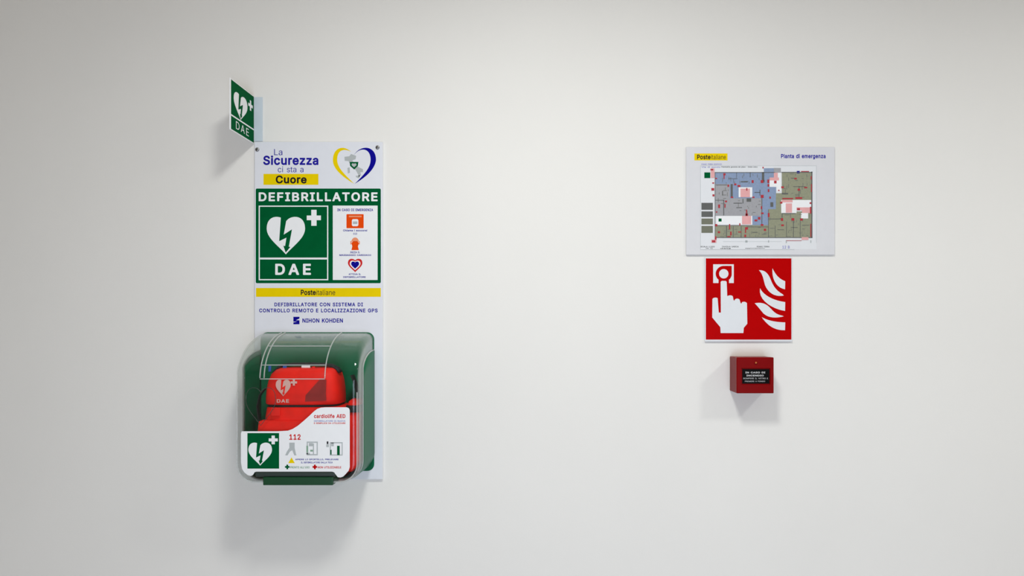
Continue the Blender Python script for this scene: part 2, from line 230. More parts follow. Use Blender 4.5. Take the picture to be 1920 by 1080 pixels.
'bs':'182;82,-18 104,-18 123,-14 135,-10 153,0 165,12 173,24 177,35 180,49 178,66 175,77 169,88 155,102 145,109 133,114 77,129 71,132 69,135 69,143 73,146 80,150 87,152 100,152 109,149 113,146 117,142 124,130 131,125 137,125 166,132 171,134 175,140 176,148 170,163 160,179 151,188 140,195 132,199 119,204 103,206 84,206 63,202 44,194 34,188 26,180 17,168 12,155 10,141 10,124 14,113 20,102 35,87 56,76 109,62 116,59 119,55 120,50 119,47 112,41 104,38 91,36 79,38 69,42 63,49 58,61 53,65 50,66 42,66 16,61 10,58 6,53 4,46 4,42 10,26 20,10 28,2 43,-8 51,-11 68,-16',
'bt':'114;80,-16 96,-16 111,-12 117,-8 120,-2 120,5 116,26 112,36 104,40 90,39 80,40 78,41 77,45 77,149 105,150 112,155 115,158 116,164 116,192 112,198 105,203 77,204 76,238 74,244 69,248 62,250 30,249 24,246 19,238 18,204 0,203 -6,200 -10,195 -11,189 -10,161 -8,155 -2,151 18,149 18,43 22,25 26,15 34,4 46,-7 59,-12 70,-15',
'bu':'205;86,-16 101,-16 114,-14 126,-9 135,-4 140,-10 144,-13 150,-14 181,-14 187,-10 191,-5 192,1 192,189 191,196 187,200 184,202 178,204 145,203 139,200 135,195 134,189 134,72 133,65 130,55 123,46 114,41 102,39 88,41 80,46 75,52 72,63 71,189 69,196 66,200 60,203 27,204 20,202 16,198 14,195 12,189 12,60 14,45 18,32 23,22 28,13 42,-1 51,-7 60,-11 71,-14',
'bv':'195;81,-14 116,-14 122,-10 126,-6 199,186 198,195 196,198 192,202 185,204 153,204 147,202 142,198 138,192 97,79 57,191 53,198 48,202 42,204 10,204 3,202 -3,196 -5,189 -4,183 68,-5 72,-10 76,-13',
'bz':'190;21,-14 169,-14 175,-13 180,-9 182,-5 184,1 184,27 182,34 176,40 169,42 90,43 178,158 180,166 180,189 179,195 175,200 172,202 166,204 25,204 19,202 14,198 11,195 10,189 10,162 12,155 18,149 25,148 99,147 8,29 7,23 8,-3 12,-10 16,-13',
"r'":'103;39,159 63,159 64,161 67,254 35,254',
'r,':'94;19,-59 42,-59 68,35 34,35',
'r-':'227;57,94 168,94 168,121 58,122',
'r.':'94;43,-2 52,-2 59,1 66,6 70,16 70,23 68,32 61,39 52,43 43,43 34,39 28,33 25,25 25,16 29,7 36,1',
'r0':'227;111,-3 127,-2 140,0 150,5 162,12 172,22 178,29 187,45 197,73 200,92 202,116 202,148 197,181 191,200 181,221 172,232 166,238 151,249 140,254 129,256 114,258 100,257 88,254 76,249 65,242 55,233 49,225 39,209 35,198 30,181 26,162 24,137 24,106 30,73 35,54 46,33 59,18 64,12 76,5 91,0 100,-2;108,25 96,28 89,31 81,37 69,53 65,61 58,84 56,99 54,123 55,144 58,168 61,181 65,193 75,210 83,219 96,227 108,230 119,230 131,227 138,223 145,218 151,211 161,194 166,179 170,156 172,132 172,110 170,92 166,73 161,61 151,43 145,36 131,28 118,25',
'r1':'227;38,0 196,1 195,28 138,28 137,254 99,254 43,213 44,180 104,224 106,223 106,28 39,28',
'r2':'227;32,0 194,1 194,28 76,29 79,33 136,92 158,116 177,142 186,159 189,171 190,181 190,196 186,212 181,222 172,234 161,244 151,249 134,256 121,258 104,258 83,253 71,248 56,237 46,225 39,213 34,193 33,181 63,181 64,193 69,206 74,214 81,220 91,226 105,230 119,230 129,228 143,220 154,209 159,197 160,180 155,163 150,154 140,140 32,24',
'r:':'94;43,-2 52,-2 59,1 66,6 70,16 70,23 68,32 61,39 52,43 43,43 34,39 28,33 25,25 25,16 29,7 36,1;44,136 53,136 63,141 69,149 70,156 69,167 64,174 57,179 49,181 43,180 35,177 27,169 25,162 25,154 30,144 36,138',
'rA':'240;9,0 43,1 68,71 172,71 197,1 231,1 138,254 100,254;78,100 78,100 98,161 119,226 120,226 143,154 162,100',
'rB':'228;30,0 129,0 150,2 164,6 180,13 192,23 200,34 204,43 208,59 208,78 205,94 196,109 187,119 173,127 158,132 158,134 167,137 177,142 187,151 196,165 199,181 199,191 197,205 191,220 186,228 179,236 165,245 153,250 133,254 30,254;63,28 62,29 63,116 126,116 139,114 149,111 159,105 168,97 172,91 178,74 177,60 174,52 170,45 165,40 157,35 147,31 136,29;63,142 62,143 63,226 121,226 132,225 141,223 149,220 157,214 163,206 168,193 168,183 166,174 164,167 159,160 148,150 138,146 126,143',
'rC':'255;131,-3 149,-2 168,2 187,9 201,19 214,32 225,46 231,60 236,79 205,80 196,59 190,51 183,44 172,36 163,32 150,28 140,26 123,27 115,28 101,33 93,37 83,44 76,52 63,71 58,85 52,110 52,138 54,158 59,174 68,192 76,203 83,210 93,217 108,224 124,228 143,228 158,224 173,218 183,211 190,204 197,193 205,174 236,174 234,187 227,203 218,219 205,232 193,241 178,249 160,255 144,258 118,257 103,254 81,245 62,232 46,215 35,197 29,184 24,163 20,139 21,107 24,87 29,72 34,60 46,40 52,31 63,21 82,9 89,5 105,0 118,-2',
'rD':'251;30,0 114,0 129,1 148,4 170,13 188,24 200,34 210,47 217,59 222,71 228,91 230,108 231,127 230,147 228,164 221,186 217,196 209,209 197,223 188,231 176,239 157,248 145,251 131,254 114,254 30,254;63,28 62,225 121,226 137,223 153,218 169,208 178,199 189,181 194,167 199,143 200,121 197,99 190,75 182,62 169,48 159,40 148,35 134,31 122,29',
'rE':'209;30,0 188,1 187,28 62,29 63,114 178,115 177,143 63,143 62,225 185,226 186,227 185,254 30,254',
'rF':'205;30,0 62,1 63,110 173,111 172,139 63,139 62,225 184,226 184,227 184,254 30,254',
'rG':'260;132,-3 150,-2 162,0 176,4 196,14 209,25 221,39 231,57 236,72 239,96 238,128 142,128 142,100 208,99 206,82 202,70 198,62 192,52 181,42 173,36 164,32 151,28 139,26 123,27 102,33 93,38 84,44 74,54 67,64 58,83 54,99 52,127 54,155 58,172 68,192 75,202 83,210 92,217 107,224 124,228 142,228 157,224 171,218 179,213 187,205 197,191 204,175 237,175 232,194 225,207 214,222 201,235 187,245 171,252 151,256 133,258 117,257 102,254 87,249 74,242 62,233 52,222 39,204 29,183 24,164 21,147 20,129 22,100 28,74 35,56 43,44 51,33 62,22 74,13 87,6 105,0 118,-2',
'rH':'258;30,0 62,1 63,116 196,116 196,1 228,0 228,254 196,254 195,144 63,144 62,254 30,254',
'rI':'150;16,0 134,1 134,28 92,29 92,225 134,226 134,254 16,254 16,226 59,225 59,29 16,28',
'rK':'233;30,0 62,1 62,83 99,122 186,0 224,0 122,144 220,250 223,254 182,254 92,157 63,122 62,254 30,254',
'rL':'196;30,0 180,1 180,28 62,29 62,254 30,254',
'rM':'314;30,0 61,1 60,215 83,151 143,1 170,0 229,147 253,217 254,216 252,166 252,1 284,0 284,254 238,254 176,94 158,38 138,96 76,254 30,254',
'rN':'262;30,0 62,1 62,159 60,214 97,152 193,1 231,0 231,254 200,254 200,71 201,41 176,84 68,254 30,254',
'rO':'267;131,-3 150,-2 164,0 178,5 191,12 200,18 216,33 225,46 233,59 238,71 243,90 246,122 246,148 243,164 238,181 230,200 223,212 214,223 203,234 196,239 178,249 164,254 149,257 134,258 118,257 103,254 89,249 73,240 64,234 52,223 41,208 34,194 29,182 24,163 21,147 20,129 22,104 24,91 28,74 35,57 43,44 52,33 67,18 76,12 89,5 105,0 117,-2;129,27 113,29 101,33 85,43 76,52 63,71 58,85 52,110 52,127 52,144 58,169 63,182 74,201 84,210 93,217 102,222 121,227 135,228 155,225 165,222 174,217 183,210 192,201 198,193 205,181 209,171 212,157 214,143 215,120 212,97 208,82 200,65 191,52 176,39 164,32 144,27',
'rP':'222;30,0 62,1 63,93 125,93 142,95 155,98 166,103 178,112 189,123 195,132 202,150 204,164 204,184 202,197 196,213 189,224 176,238 166,244 158,248 145,252 130,254 30,254;63,121 63,226 121,226 131,225 148,220 160,210 168,198 171,188 172,166 167,148 163,141 155,132 143,125 126,122',
'rR':'224;30,0 62,1 63,99 123,99 176,1 213,0 157,104 176,114 183,120 190,128 199,144 202,155 204,169 204,183 202,197 196,216 190,225 183,232 167,244 152,250 131,254 30,254;63,128 63,226 122,226 135,224 149,220 156,216 164,208 169,197 172,189 172,170 171,161 168,152 163,144 158,140 149,133 132,128 122,128',
'rS':'223;108,-4 126,-4 139,-2 161,5 173,12 180,17 188,25 194,33 202,50 204,64 204,77 200,93 193,105 182,117 169,126 150,134 101,148 83,155 68,164 60,175 58,186 58,194 61,203 66,211 73,218 84,224 104,229 120,229 132,227 143,223 150,219 158,212 164,205 169,189 200,189 198,206 193,218 182,232 176,238 163,246 150,252 138,256 124,258 103,258 89,256 69,249 54,240 43,231 33,216 28,205 26,190 27,174 30,163 38,150 52,138 63,131 77,124 127,110 148,102 161,94 166,89 171,82 172,75 172,64 170,54 162,43 156,38 145,31 135,28 122,25 108,24 98,26 83,29 71,35 66,40 58,49 55,55 52,68 19,68 20,57 26,41 32,29 44,17 56,8 74,1 87,-2',
'rT':'224;97,0 128,1 128,225 208,226 208,227 208,254 16,254 17,226 96,225',
'rU':'259;122,-4 144,-4 156,-2 171,3 182,8 193,14 206,26 216,40 221,49 226,64 228,82 228,254 196,254 196,89 194,72 192,64 184,49 172,38 159,31 138,26 117,26 106,29 96,33 80,44 69,58 64,72 62,88 62,254 61,254 30,254 30,84 33,62 37,51 42,41 50,30 58,21 69,12 90,2 103,-2',
'rV':'240;102,0 139,1 231,253 231,254 197,254 142,96 121,28 97,102 42,254 41,254 8,254',
'rZ':'219;21,0 199,0 199,28 58,28 84,64 198,231 198,254 20,254 21,226 161,226 138,194 21,24',
'ra':'195;80,-4 96,-3 114,3 125,11 137,26 138,25 139,0 168,1 168,126 168,136 165,151 159,164 149,176 142,181 131,186 116,190 105,192 84,192 67,188 54,183 40,174 32,166 24,154 21,146 22,145 50,137 59,151 71,160 86,164 101,166 113,164 122,160 130,153 135,144 138,128 137,122 132,117 122,114 73,108 49,101 40,97 31,92 25,85 19,75 16,62 16,46 20,30 26,19 34,10 47,3 62,-2;84,23 74,24 64,26 57,30 52,35 49,40 46,48 46,56 50,67 59,76 71,80 81,83 124,90 138,94 138,63 135,53 128,42 120,34 109,27 99,24',
'rc':'198;98,-4 111,-4 124,-2 137,2 147,7 158,14 168,25 175,35 181,51 153,58 144,42 133,32 119,25 104,23 89,25 79,29 72,34 65,40 56,54 52,67 48,83 48,96 50,112 54,129 58,137 65,148 72,154 81,160 93,164 102,165 112,164 125,161 137,154 147,142 152,131 180,139 174,155 165,167 157,174 146,182 136,187 125,190 112,192 97,192 81,190 64,183 47,172 34,157 28,145 21,126 18,107 18,80 20,67 26,46 35,31 42,22 50,14 60,7 68,3 79,-1',
'rd':'212;92,-4 112,-3 126,2 142,13 154,30 156,29 157,0 186,1 185,254 156,254 155,160 153,160 147,169 139,178 125,187 113,191 106,192 86,192 66,186 48,174 40,166 33,156 27,146 23,135 18,108 18,80 22,55 29,38 39,23 47,14 57,7 65,3 77,-2;97,24 87,26 79,29 69,36 62,44 57,51 52,67 48,84 48,97 49,110 52,122 57,138 62,145 71,154 81,161 94,164 104,165 117,163 126,160 134,154 142,146 148,135 152,123 156,106 156,93 154,75 152,66 148,53 141,42 132,33 124,28 111,24',
're':'202;100,-4 114,-4 125,-2 142,2 152,7 163,15 172,25 180,39 182,45 153,52 145,39 140,34 131,28 121,24 111,23 97,24 90,25 82,27 69,35 60,46 55,54 52,63 50,70 48,84 186,85 186,105 182,128 178,143 169,159 160,170 143,183 128,188 111,192 90,192 78,189 64,183 49,174 37,160 27,144 20,122 18,107 17,90 20,67 26,46 34,32 47,16 63,6 80,-1 93,-4;49,111 49,118 52,130 57,139 62,147 73,156 80,161 89,164 98,165 107,165 118,163 126,160 137,152 141,148 149,135 153,121 154,111',
'rf':'127;41,0 71,1 71,163 114,164 113,190 71,190 71,215 72,220 77,230 85,235 101,237 114,235 121,260 119,262 105,264 91,265 74,262 62,257 56,252 50,245 45,239 42,230 40,223 40,190 3,189 3,164 40,163',
'rg':'213;102,-75 126,-74 145,-68 154,-64 166,-55 174,-46 180,-36 184,-27 186,-12 185,190 157,189 156,160 153,160 139,178 131,184 122,189 106,192 92,192 71,188 56,180 40,167 29,149 22,132 18,116 17,99 18,82 20,69 24,54 32,37 40,27 50,18 66,8 78,4 92,2 113,4 126,8 136,14 143,20 152,33 154,34 156,33 156,-7 153,-20 148,-31 141,-38 134,-42 124,-46 109,-48 96,-48 82,-46 71,-41 64,-36 51,-21 26,-35 34,-48 43,-56 52,-63 66,-70 76,-72 92,-75;99,30 89,31 79,34 71,39 62,47 54,61 52,70 48,86 48,98 49,111 52,123 58,139 64,148 72,156 80,160 94,164 104,165 118,163 129,158 140,149 147,139 153,123 155,114 156,87 154,76 151,64 147,54 142,47 134,39 126,34 111,30',
'rh':'205;27,0 57,1 57,121 59,131 63,142 70,150 75,155 86,161 100,164 114,164 123,161 130,158 136,152 142,144 146,136 148,121 148,1 149,0 178,1 178,126 176,143 171,159 164,170 154,180 140,188 122,192 103,192 84,186 75,180 69,175 57,159 56,254 26,254',
'ri':'83;27,0 57,1 56,190 26,189;38,222 45,222 54,225 60,230 63,238 62,247 59,254 53,259 46,262 38,262 31,259 24,253 21,246 21,238 25,229 31,224',
'rl':'95;63,-1 81,0 89,1 90,3 85,27 70,26 64,28 59,34 57,42 57,254 27,254 27,32 32,16 39,8 50,2',
'rm':'305;27,0 57,1 57,126 58,132 63,144 70,154 83,162 94,165 108,164 120,160 130,152 134,145 136,137 137,0 168,1 168,125 168,133 173,146 180,154 192,162 203,165 215,165 228,161 237,156 241,152 245,145 247,137 248,128 248,1 278,0 278,138 276,148 273,158 265,172 255,182 241,189 223,193 208,192 191,188 178,180 166,168 159,156 150,174 137,186 129,190 119,192 104,193 89,189 76,182 66,173 56,156 56,189 27,189',
'rn':'205;27,0 57,1 57,121 59,131 63,142 70,150 75,155 86,161 100,164 114,164 123,161 130,158 136,152 142,144 146,136 148,121 148,1 178,0 178,133 175,148 170,161 164,171 155,180 140,188 125,192 107,192 96,190 84,186 75,180 68,174 56,157 56,189 27,189',
'ro':'208;98,-4 116,-4 128,-1 142,4 159,16 172,30 180,43 185,56 190,80 190,98 188,121 182,140 174,156 159,173 146,182 127,190 111,192 97,192 81,190 64,183 47,172 34,157 28,145 21,126 18,107 18,80 20,67 26,46 35,31 42,22 50,14 60,7 68,3 79,-1;103,23 93,24 80,28 72,34 62,43 56,54 52,67 48,83 48,96 50,112 54,129 58,137 65,148 72,154 81,160 95,164 105,165 117,164 129,159 139,152 146,144 153,131 157,118 160,102 160,86 156,68 153,58 148,48 142,39 135,33 124,27 114,24',
'rp':'212;27,-71 57,-71 57,29 60,29 74,10 87,1 104,-4 126,-4 146,2 161,12 172,22 180,32 185,43 192,66 195,87 194,110 190,133 184,149 174,165 165,174 147,186 136,190 121,192 106,192 92,189 85,186 75,180 68,173 60,160 57,160 56,189 26,189;105,24 95,26 83,31 74,39 67,48 63,57 58,74 56,85 56,104 59,120 63,132 67,141 74,151 85,159 94,163 102,164 112,165 123,164 134,160 144,152 150,145 157,134 161,121 164,102 164,88 162,70 158,58 154,49 147,40 139,32 127,26 115,24',
'rr':'130;27,0 57,1 57,124 60,137 64,143 70,151 85,160 102,163 121,162 121,192 99,192 83,187 75,182 66,175 57,160 56,161 56,189 26,189',
'rs':'182;82,-4 98,-4 111,-2 126,2 137,7 146,13 156,23 160,30 165,45 165,62 162,72 159,79 154,85 146,92 137,97 124,102 72,116 63,121 56,129 54,134 54,142 57,150 60,154 71,162 86,166 101,166 116,162 125,154 135,139 161,145 159,153 155,161 149,170 143,176 127,186 111,191 103,192 77,191 65,188 51,182 43,176 32,166 28,158 24,145 24,128 27,118 30,111 35,105 43,98 54,92 66,88 108,77 119,73 126,68 132,61 134,53 134,46 128,36 123,32 116,27 99,23 83,23 75,24 64,29 54,38 46,53 18,47 20,40 23,30 31,19 37,13 47,6 56,2 71,-2',
'rt':'114;80,-2 96,-2 104,0 106,2 101,26 81,25 74,27 68,31 64,39 63,45 63,163 101,164 102,189 63,190 63,235 33,236 32,190 3,189 3,164 32,163 32,43 33,37 36,25 44,12 53,5 63,1 73,-2',
'ru':'205;86,-2 104,-2 114,1 123,5 137,16 143,24 148,33 149,0 178,1 178,190 148,189 148,72 146,61 142,48 131,36 119,28 102,25 90,26 82,28 75,32 68,38 63,45 60,53 57,67 57,189 56,190 26,189 26,60 30,39 34,30 40,21 50,10 65,2 75,-1',
'rv':'195;81,0 114,1 183,183 185,190 152,189 112,77 98,30 84,75 42,189 42,190 9,189',
'rz':'190;21,0 169,0 169,28 63,29 68,37 166,165 166,189 24,189 25,162 126,162 127,160 21,23',
}

# ------------------------------------------------------------------ mesh helpers
def link(name, me, material, parent):
    o = bpy.data.objects.new(name, me)
    COL.objects.link(o)
    if material is not None:
        me.materials.append(material)
    if parent is not None:
        o.parent = parent
    return o


def origin(parent):
    v = Vector((0, 0, 0))
    p = parent
    while p is not None:
        v += p.location
        p = p.parent
    return v


def obj(name, verts, faces, material, parent=None, smooth=False):
    o0 = origin(parent)
    me = bpy.data.meshes.new(name)
    me.from_pydata([tuple(Vector(v) - o0) for v in verts], [], faces)
    me.update()
    if smooth:
        for p in me.polygons:
            p.use_smooth = True
    return link(name, me, material, parent)


def thing(name, label, cat, loc):
    o = bpy.data.objects.new(name, None)
    COL.objects.link(o)
    o.empty_display_size = 0.05
    o.location = loc
    o['label'] = label; o['category'] = cat
    return o


def wallmap(d, eps=0.00012):
    return lambda u, v, layer=0: P(u, v, d + layer * eps)


def poly(name, polys, m, layer, material, parent):
    """flat print: a list of outlines on the surface that the mapping m describes"""
    vs_, fs = [], []
    for pl in polys:
        b = len(vs_)
        vs_ += [m(u, v, layer) for u, v in pl]
        tri = tessellate_polygon([[Vector((u, -v, 0)) for u, v in pl]])
        for t in tri:
            a = [Vector((pl[i][0], -pl[i][1])) for i in t]
            cr = (a[1] - a[0]).x * (a[2] - a[0]).y - (a[1] - a[0]).y * (a[2] - a[0]).x
            fs.append([b + i for i in (t if cr > 0 else reversed(t))])
    return obj(name, vs_, fs, material, parent)


def R(x0, y0, x1, y1):
    return [(x0, y0), (x1, y0), (x1, y1), (x0, y1)]


def frame_polys(x0, y0, x1, y1, t):
    return [R(x0, y0, x1, y0 + t), R(x0, y1 - t, x1, y1), R(x0, y0 + t, x0 + t, y1 - t), R(x1 - t, y0 + t, x1, y1 - t)]


def rrect(x0, y0, x1, y1, r, n=6):
    out = []
    for cx, cy, a0 in ((x1 - r, y0 + r, -90), (x1 - r, y1 - r, 0), (x0 + r, y1 - r, 90), (x0 + r, y0 + r, 180)):
        for i in range(n + 1):
            a = math.radians(a0 + 90 * i / n)
            out.append((cx + r * math.cos(a), cy + r * math.sin(a)))
    return out


def ellipse(cx, cy, rx, ry, n=28):
    return [(cx + rx * math.cos(2 * math.pi * i / n), cy + ry * math.sin(2 * math.pi * i / n)) for i in range(n)]


def bez(p0, p1, p2, p3, n=14):
    out = []
    for i in range(n):
        t = i / n
        a, b, c, d = (1 - t) ** 3, 3 * t * (1 - t) ** 2, 3 * t * t * (1 - t), t ** 3
        out.append((a * p0[0] + b * p1[0] + c * p2[0] + d * p3[0], a * p0[1] + b * p1[1] + c * p2[1] + d * p3[1]))
    return out


def heart(x0, y0, x1, y1):
    """heart outline filling the box"""
    def q(u, v):
        return (x0 + (x1 - x0) * u, y0 + (y1 - y0) * v)
    o = bez(q(.5, .13), q(.42, -.045), q(0, -.10), q(0, .31)) + bez(q(0, .31), q(0, .57), q(.32, .78), q(.5, 1))
    o += bez(q(.5, 1), q(.68, .78), q(1, .57), q(1, .31)) + bez(q(1, .31), q(1, -.10), q(.58, -.045), q(.5, .13))
    return o


def aed_symbol(x0, y0, x1, y1, m, layer, parent, white, green, plus=True):
    """white heart with a bolt and a plus; the box is the heart's own box"""
    def q(u, v):
        return (x0 + (x1 - x0) * u, y0 + (y1 - y0) * v)
    Z = [(360, 352), (412, 408), (388, 540), (472, 486), (440, 662), (456, 664), (408, 722), (384, 652), (402, 656), (416, 570), (342, 606)]
    poly('heart_symbol', [heart(x0, y0, x1, y1)], m, layer, white, parent)
    poly('lightning_bolt', [[q((x - 215) / 390, (y - 360) / 380) for x, y in Z]], m, layer + 1, green, parent)
    if plus:
        C = [(668, 288), (722, 288), (722, 346), (766, 346), (766, 393), (722, 393), (722, 450), (668, 450), (668, 393), (622, 393), (622, 346), (668, 346)]
        poly('plus_symbol', [[q((x - 215) / 390, (y - 360) / 380) for x, y in C]], m, layer, white, parent)


def inside(p, loop):
    c = False
    for i in range(len(loop)):
        (x0, y0), (x1, y1) = loop[i - 1], loop[i]
        if (y0 > p[1]) != (y1 > p[1]) and p[0] < (x1 - x0) * (p[1] - y0) / (y1 - y0) + x0:
            c = not c
    return c


GCACHE = {}


def glyph(ch, e):
    """advance, points and triangles of one letter in weight e"""
    key = (ch, e)
    if key not in GCACHE:
        q = GLYPHS[e + ch].split(';')
        loops = [[tuple(map(int, p.split(','))) for p in l.split(' ')] for l in q[1:]]
        holes = [any(inside(l[0], o) for o in loops if o is not l) for l in loops]
        pts, tris = [], []
        for l, h in zip(loops, holes):
            if h:
                continue
            part = [l] + [k for k, hk in zip(loops, holes) if hk and inside(k[0], l)]
            flat = [p for r in part for p in r]
            base = len(pts); pts += flat
            for t in tessellate_polygon([[Vector((x, y, 0)) for x, y in r] for r in part]):
                A, B, C = (flat[i] for i in t)
                cr = (B[0] - A[0]) * (C[1] - A[1]) - (B[1] - A[1]) * (C[0] - A[0])
                tris.append([base + i for i in (t if cr > 0 else reversed(t))])
        GCACHE[key] = (int(q[0]), pts, tris)
    return GCACHE[key]


def text(name, body, box, m, layer, material, parent, bold=0.0, space=1.0):
    """lettering filling the given box (x0, y0, x1, y1)"""
    e = 'b' if bold > 0.012 or name in ('instruction_lettering', 'plan_lettering', 'caption_lettering') else 'r'
    pen = 0.0; pts = []; fs = []
    for ch in body:
        if ch == ' ':
            pen += 140 * space
            continue
        adv, gp, gt = glyph(ch, e)
        fs += [[len(pts) + i for i in t] for t in gt]
        pts += [(x + pen, y) for x, y in gp]
        pen += adv + (16 if e == 'b' else 0) + (space - 1) * 200
    xs = [p[0] for p in pts]; ys = [p[1] for p in pts]
    ax, bx_, ay, by = min(xs), max(xs), min(ys), max(ys)
    vs_ = [m(box[0] + (x - ax) / (bx_ - ax) * (box[2] - box[0]), box[3] - (y - ay) / (by - ay) * (box[3] - box[1]), layer) for x, y in pts]
    return obj(name, vs_, fs, material, parent)


def bevel_box(name, a, b, material, parent, bev=0.001, seg=2):
    """box between corners a and b with rounded edges"""
    o0 = origin(parent)
    bm = bmesh.new()
    bmesh.ops.create_cube(bm, size=1)
    lo = Vector([min(a[i], b[i]) for i in range(3)]); hi = Vector([max(a[i], b[i]) for i in range(3)])
    for v in bm.verts:
        v.co = Vector([lo[i] + (hi[i] - lo[i]) * (v.co[i] + 0.5) for i in range(3)]) - o0
    bev = min(bev, 0.45 * min(hi[i] - lo[i] for i in range(3)))
    bmesh.ops.bevel(bm, geom=bm.edges[:], offset=bev, segments=seg, affect='EDGES', profile=0.5)
    me = bpy.data.meshes.new(name); bm.to_mesh(me); bm.free()
    for p in me.polygons:
        p.use_smooth = len(p.vertices) != 4 or p.area < bev * bev * 40
    return link(name, me, material, parent)


def board(name, x0, y0, x1, y1, d0, d1, material, parent, bev=0.0008):
    """flat sign board whose front, at d1, is seen in the given rectangle"""
    f0 = P(x0, y1, d1); f1 = P(x1, y0, d1)
    return bevel_box(name, (f0.x, -d0, f0.z), (f1.x, -d1, f1.z), material, parent, bev)


def loft(rings, cap0=False, cap1=False):
    n = len(rings[0]); vs_ = []; fs = []
    for r in rings:
        vs_ += r
    for i in range(len(rings) - 1):
        for j in range(n):
            k = (j + 1) % n
            fs.append((i * n + j, i * n + k, (i + 1) * n + k, (i + 1) * n + j))
    if cap0:
        fs.append(tuple(reversed(range(n))))
    if cap1:
        b = (len(rings) - 1) * n
        fs.append(tuple(b + j for j in range(n)))
    return vs_, fs


def fix_normals(o):
    bm = bmesh.new(); bm.from_mesh(o.data)
    bmesh.ops.recalc_face_normals(bm, faces=bm.faces[:])
    bm.to_mesh(o.data); bm.free()


def tube(name, pts, rx, ry, material, parent, side=(0, 1, 0), n=10, closed=False):
    """band or rod along pts; rx is the half width along side, ry the half thickness"""
    rings = []
    N = len(pts)
    for i in range(N):
        a = pts[(i - 1) % N] if closed else pts[max(i - 1, 0)]
        b = pts[(i + 1) % N] if closed else pts[min(i + 1, N - 1)]
        t = (Vector(b) - Vector(a)).normalized()
        s = Vector(side); s = (s - t * s.dot(t))
        s = s.normalized() if s.length > 1e-5 else t.orthogonal().normalized()
        u = t.cross(s)
        ring = []
        for k in range(n):
            an = 2 * math.pi * k / n
            c, si = math.cos(an), math.sin(an)
            c = math.copysign(abs(c) ** 0.6, c); si = math.copysign(abs(si) ** 0.6, si)
            ring.append(Vector(pts[i]) + s * rx * c + u * ry * si)
        rings.append(ring)
    if closed:
        rings.append(rings[0])
    v, f = loft(rings, not closed, not closed)
    o = obj(name, v, f, material, parent, smooth=True)
    fix_normals(o)
    return o


# ------------------------------------------------------------------ the setting
def slab(name, a, b, material):
    o = bevel_box(name, a, b, material, None, 0.0005, 1)
    o['kind'] = 'structure'
    return o


slab('wall_back', (-5, 0.0, 0.0), (5, 0.15, 2.8), M_WALL)
slab('floor', (-5, -6, -0.1), (5, 0.15, 0.0), M_FLOOR)
slab('ceiling', (-5, -6, 2.8), (5, 0.15, 2.9), M_CEIL)

# ------------------------------------------------------------------ tall information panel
PD = 0.006
pan = thing('information_panel', 'tall white wall panel with green defibrillator block and yellow bands behind the cabinet', 'sign', T(597, 899, 0.0))
board('panel_board', 477, 265.5, 717.5, 899, 0.001, PD, M_BOARD, pan, 0.0012)
pm = wallmap(PD)
for sx, sy in ((482.5, 280.5), (708, 276.5)):
    c = P(sx, sy, PD)
    rings = []
    for rr, dd in ((0.0046, 0.0), (0.0046, 0.0012), (0.0036, 0.0024), (0.0014, 0.0028)):
        rings.append([Vector((c.x + rr * math.cos(a * math.pi / 9), c.y - dd, c.z + rr * math.sin(a * math.pi / 9))) for a in range(18)])
    v, f = loft(rings, False, True)
    s = obj('screw', v, f, M_METAL, pan, True); fix_normals(s)
    slot = bevel_box('screw_slot', (c.x - 0.003, c.y - 0.0026, c.z - 0.0006), (c.x + 0.003, c.y - 0.0032, c.z + 0.0006), M_BLACK, s, 0.0002, 1)

# slogan, top left
text('slogan_lettering', 'La', (514, 279.5, 529.5, 291), pm, 1, M_BLUE, pan, 0.0)
text('slogan_lettering', 'Sicurezza', (493.5, 291.5, 597, 309.5), pm, 1, M_BLUE, pan, 0.028)
text('slogan_lettering', 'ci sta a', (521, 312, 569, 323), pm, 1, M_BLUE, pan, 0.0)
poly('yellow_band', [R(494, 326, 597, 346.5)], pm, 1, M_YELLOW, pan)
text('slogan_lettering', 'Cuore', (517, 329, 575, 344), pm, 2, M_BLACK, pan, 0.032)

# two-coloured heart emblem, top right
def zm(x, y):
    return (360 + x / 4.695, 130 + y / 4.695)
yh = [zm(*p) for p in
      bez((1400, 725), (1330, 660), (1240, 690), (1240, 800), 16) + bez((1240, 800), (1240, 880), (1330, 950), (1428, 1008), 16) +
      bez((1428, 1008), (1350, 930), (1278, 870), (1278, 795), 16) + bez((1278, 795), (1278, 715), (1330, 690), (1400, 725), 16)]
poly('yellow_half_heart', [yh], pm, 1, M_YELLOW, pan)
bh = [zm(*p) for p in
      bez((1425, 755), (1480, 660), (1622, 665), (1620, 800), 16) + bez((1620, 800), (1610, 880), (1530, 950), (1432, 1008), 16) +
      bez((1432, 1008), (1510, 930), (1572, 870), (1572, 795), 16) + bez((1572, 795), (1572, 690), (1480, 680), (1425, 755), 16)]
poly('blue_half_heart', [bh], pm, 1, M_NAVY, pan)
boot = [zm(*p) for p in [(1342, 770), (1385, 765), (1400, 745), (1445, 762), (1440, 790), (1412, 800), (1425, 830), (1470, 862),
                         (1505, 880), (1505, 905), (1482, 905), (1488, 930), (1470, 950), (1462, 925), (1440, 885), (1400, 850), (1378, 808), (1345, 805)]]
isl = [zm(*p) for p in [(1368, 868), (1388, 862), (1390, 910), (1372, 918)]]
isl2 = [zm(*p) for p in [(1440, 938), (1478, 932), (1470, 960), (1448, 952)]]
poly('country_silhouette', [boot, isl, isl2], pm, 1, M_GREY, pan)
poly('small_shield', [[zm(*p) for p in [(1388, 815), (1465, 815), (1460, 850), (1428, 882), (1392, 850)]]], pm, 2, M_GREEN, pan)
poly('small_heart', [heart(*zm(1405, 828), *zm(1448, 862))], pm, 3, M_GREY, pan)

